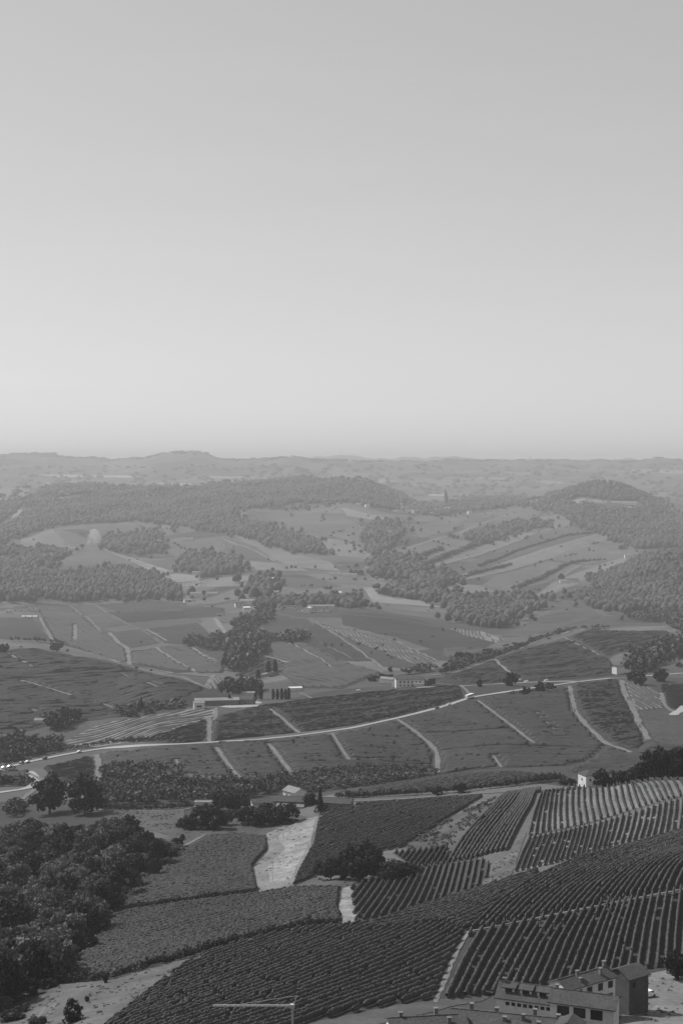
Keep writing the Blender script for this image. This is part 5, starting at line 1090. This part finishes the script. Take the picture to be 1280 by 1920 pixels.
mid([(397,1390),(397,1347),(480,1328),(560,1315),(700,1300),(862,1288),(868,1308),(830,1320),(750,1340),(660,1360),(560,1374)], 'long vineyard above the main road and below the white villa', [(480,1350),(760,1318)])
mid([(112,1396),(190,1357),(300,1340),(362,1330),(400,1330),(408,1342),(330,1366),(262,1390),(180,1402)], 'pale terraced vineyard sweeping down from the winery', [(140,1396),(330,1345)], spacing=9.5, w=3.6, h=1.1, floor=M_DRYGRASS, curve=0.12)
mid([(268,1392),(335,1368),(388,1350),(389,1390),(340,1394)], 'triangular dark vineyard in the fork above the road', [(300,1385),(380,1372)])
mid([(80,1442),(176,1420),(184,1445),(178,1478),(160,1478),(100,1462)], 'plain vineyard plot right of the round road bend', [(100,1450),(170,1440)])
mid([(278,1262),(340,1270),(392,1290),(402,1270),(440,1278),(425,1292),(390,1292),(340,1272)], 'vineyard of bright pale rows on the knoll edge', [(350,1285),(345,1268)], rng=(1250,1750), spacing=4.5, w=1.8, h=2.0, floor=M_DRYGRASS)
mid([(440,1268),(500,1232),(545,1248),(520,1268),(470,1275)], 'fine striped vineyard above the dark poplars', [(450,1268),(520,1246)], rng=(1300,1900), spacing=6, w=2.4, h=2.0, floor=M_DRYGRASS)
mid([(600,1172),(660,1184),(735,1205),(815,1240),(795,1252),(735,1230),(660,1200)], 'curved striped vineyard on the valley slope', [(640,1180),(700,1232)], rng=FR, spacing=4.6, w=1.9, h=2.0, floor=M_DRYGRASS)
mid([(842,1178),(905,1185),(945,1200),(930,1206),(870,1192)], 'short striped vineyard on the low saddle by the woods', [(880,1182),(886,1198)], rng=FR, spacing=5, w=2.0, h=2.0, floor=M_DRYGRASS)

# smoother slopes farther off: rows only just told apart
def far(px, label, d, rng, **k):
    return vineyard(px, label, d, rng, **dict(dict(spacing=5.5, step=4.0, w=2.2, h=2.1, prof=3, jit=0.08, floor=None, m=M_VINEFAR), **k))
far([(-20,1226),(60,1217),(180,1240),(300,1270),(338,1275),(385,1294),(330,1315),(200,1342),(120,1350),(60,1366),(-20,1374)], 'large vineyard draped over the left knoll', [(40,1300),(200,1290)], (1080,1750))
far([(830,1272),(930,1238),(1010,1212),(1075,1200),(1140,1236),(1158,1260),(1080,1271),(880,1282)], 'broad smooth vineyard behind the lone round tree', [(900,1262),(1080,1240)], (1150,1900))
far([(1070,1195),(1140,1170),(1222,1162),(1255,1190),(1235,1210),(1160,1222),(1140,1232)], 'vineyard on the right flank above the ruined barn', [(1100,1205),(1200,1190)], (1150,1900))
far([(505,1207),(560,1202),(640,1242),(712,1262),(640,1290),(560,1288),(522,1262)], 'vineyard slope between the poplars and the villa', [(530,1240),(640,1262)], FR, step=5)
far([(70,1134),(130,1140),(190,1188),(238,1220),(240,1244),(180,1226),(108,1204)], 'plain vineyard below the left farm', [(110,1175),(200,1200)], FR, step=6, spacing=4)
far([(300,1214),(350,1212),(422,1252),(415,1262),(372,1261),(248,1244),(248,1224),(292,1218)], 'dark vineyard above the bright knoll edge', [(270,1235),(380,1245)], FR, step=6, spacing=4)
# ------------------------------------------------------------------ the air
hm = bpy.data.materials.new('haze'); hm.use_nodes = True; ht = hm.node_tree; ht.nodes.clear()
pv = ht.nodes.new('ShaderNodeVolumePrincipled'); pv.inputs['Color'].default_value = (HAZE_C, HAZE_C, HAZE_C, 1); pv.inputs['Density'].default_value = HAZE
pv.inputs['Anisotropy'].default_value = HAZE_G
ho = ht.nodes.new('ShaderNodeOutputMaterial'); ht.links.new(pv.outputs[0], ho.inputs['Volume'])
hz = bmobj('haze', lambda bm: bx(bm, -37500, 37500, -37500, 37500, float(ZG.min())-1.5, float(ZG.max())+14), hm)
hz['kind'] = 'stuff'
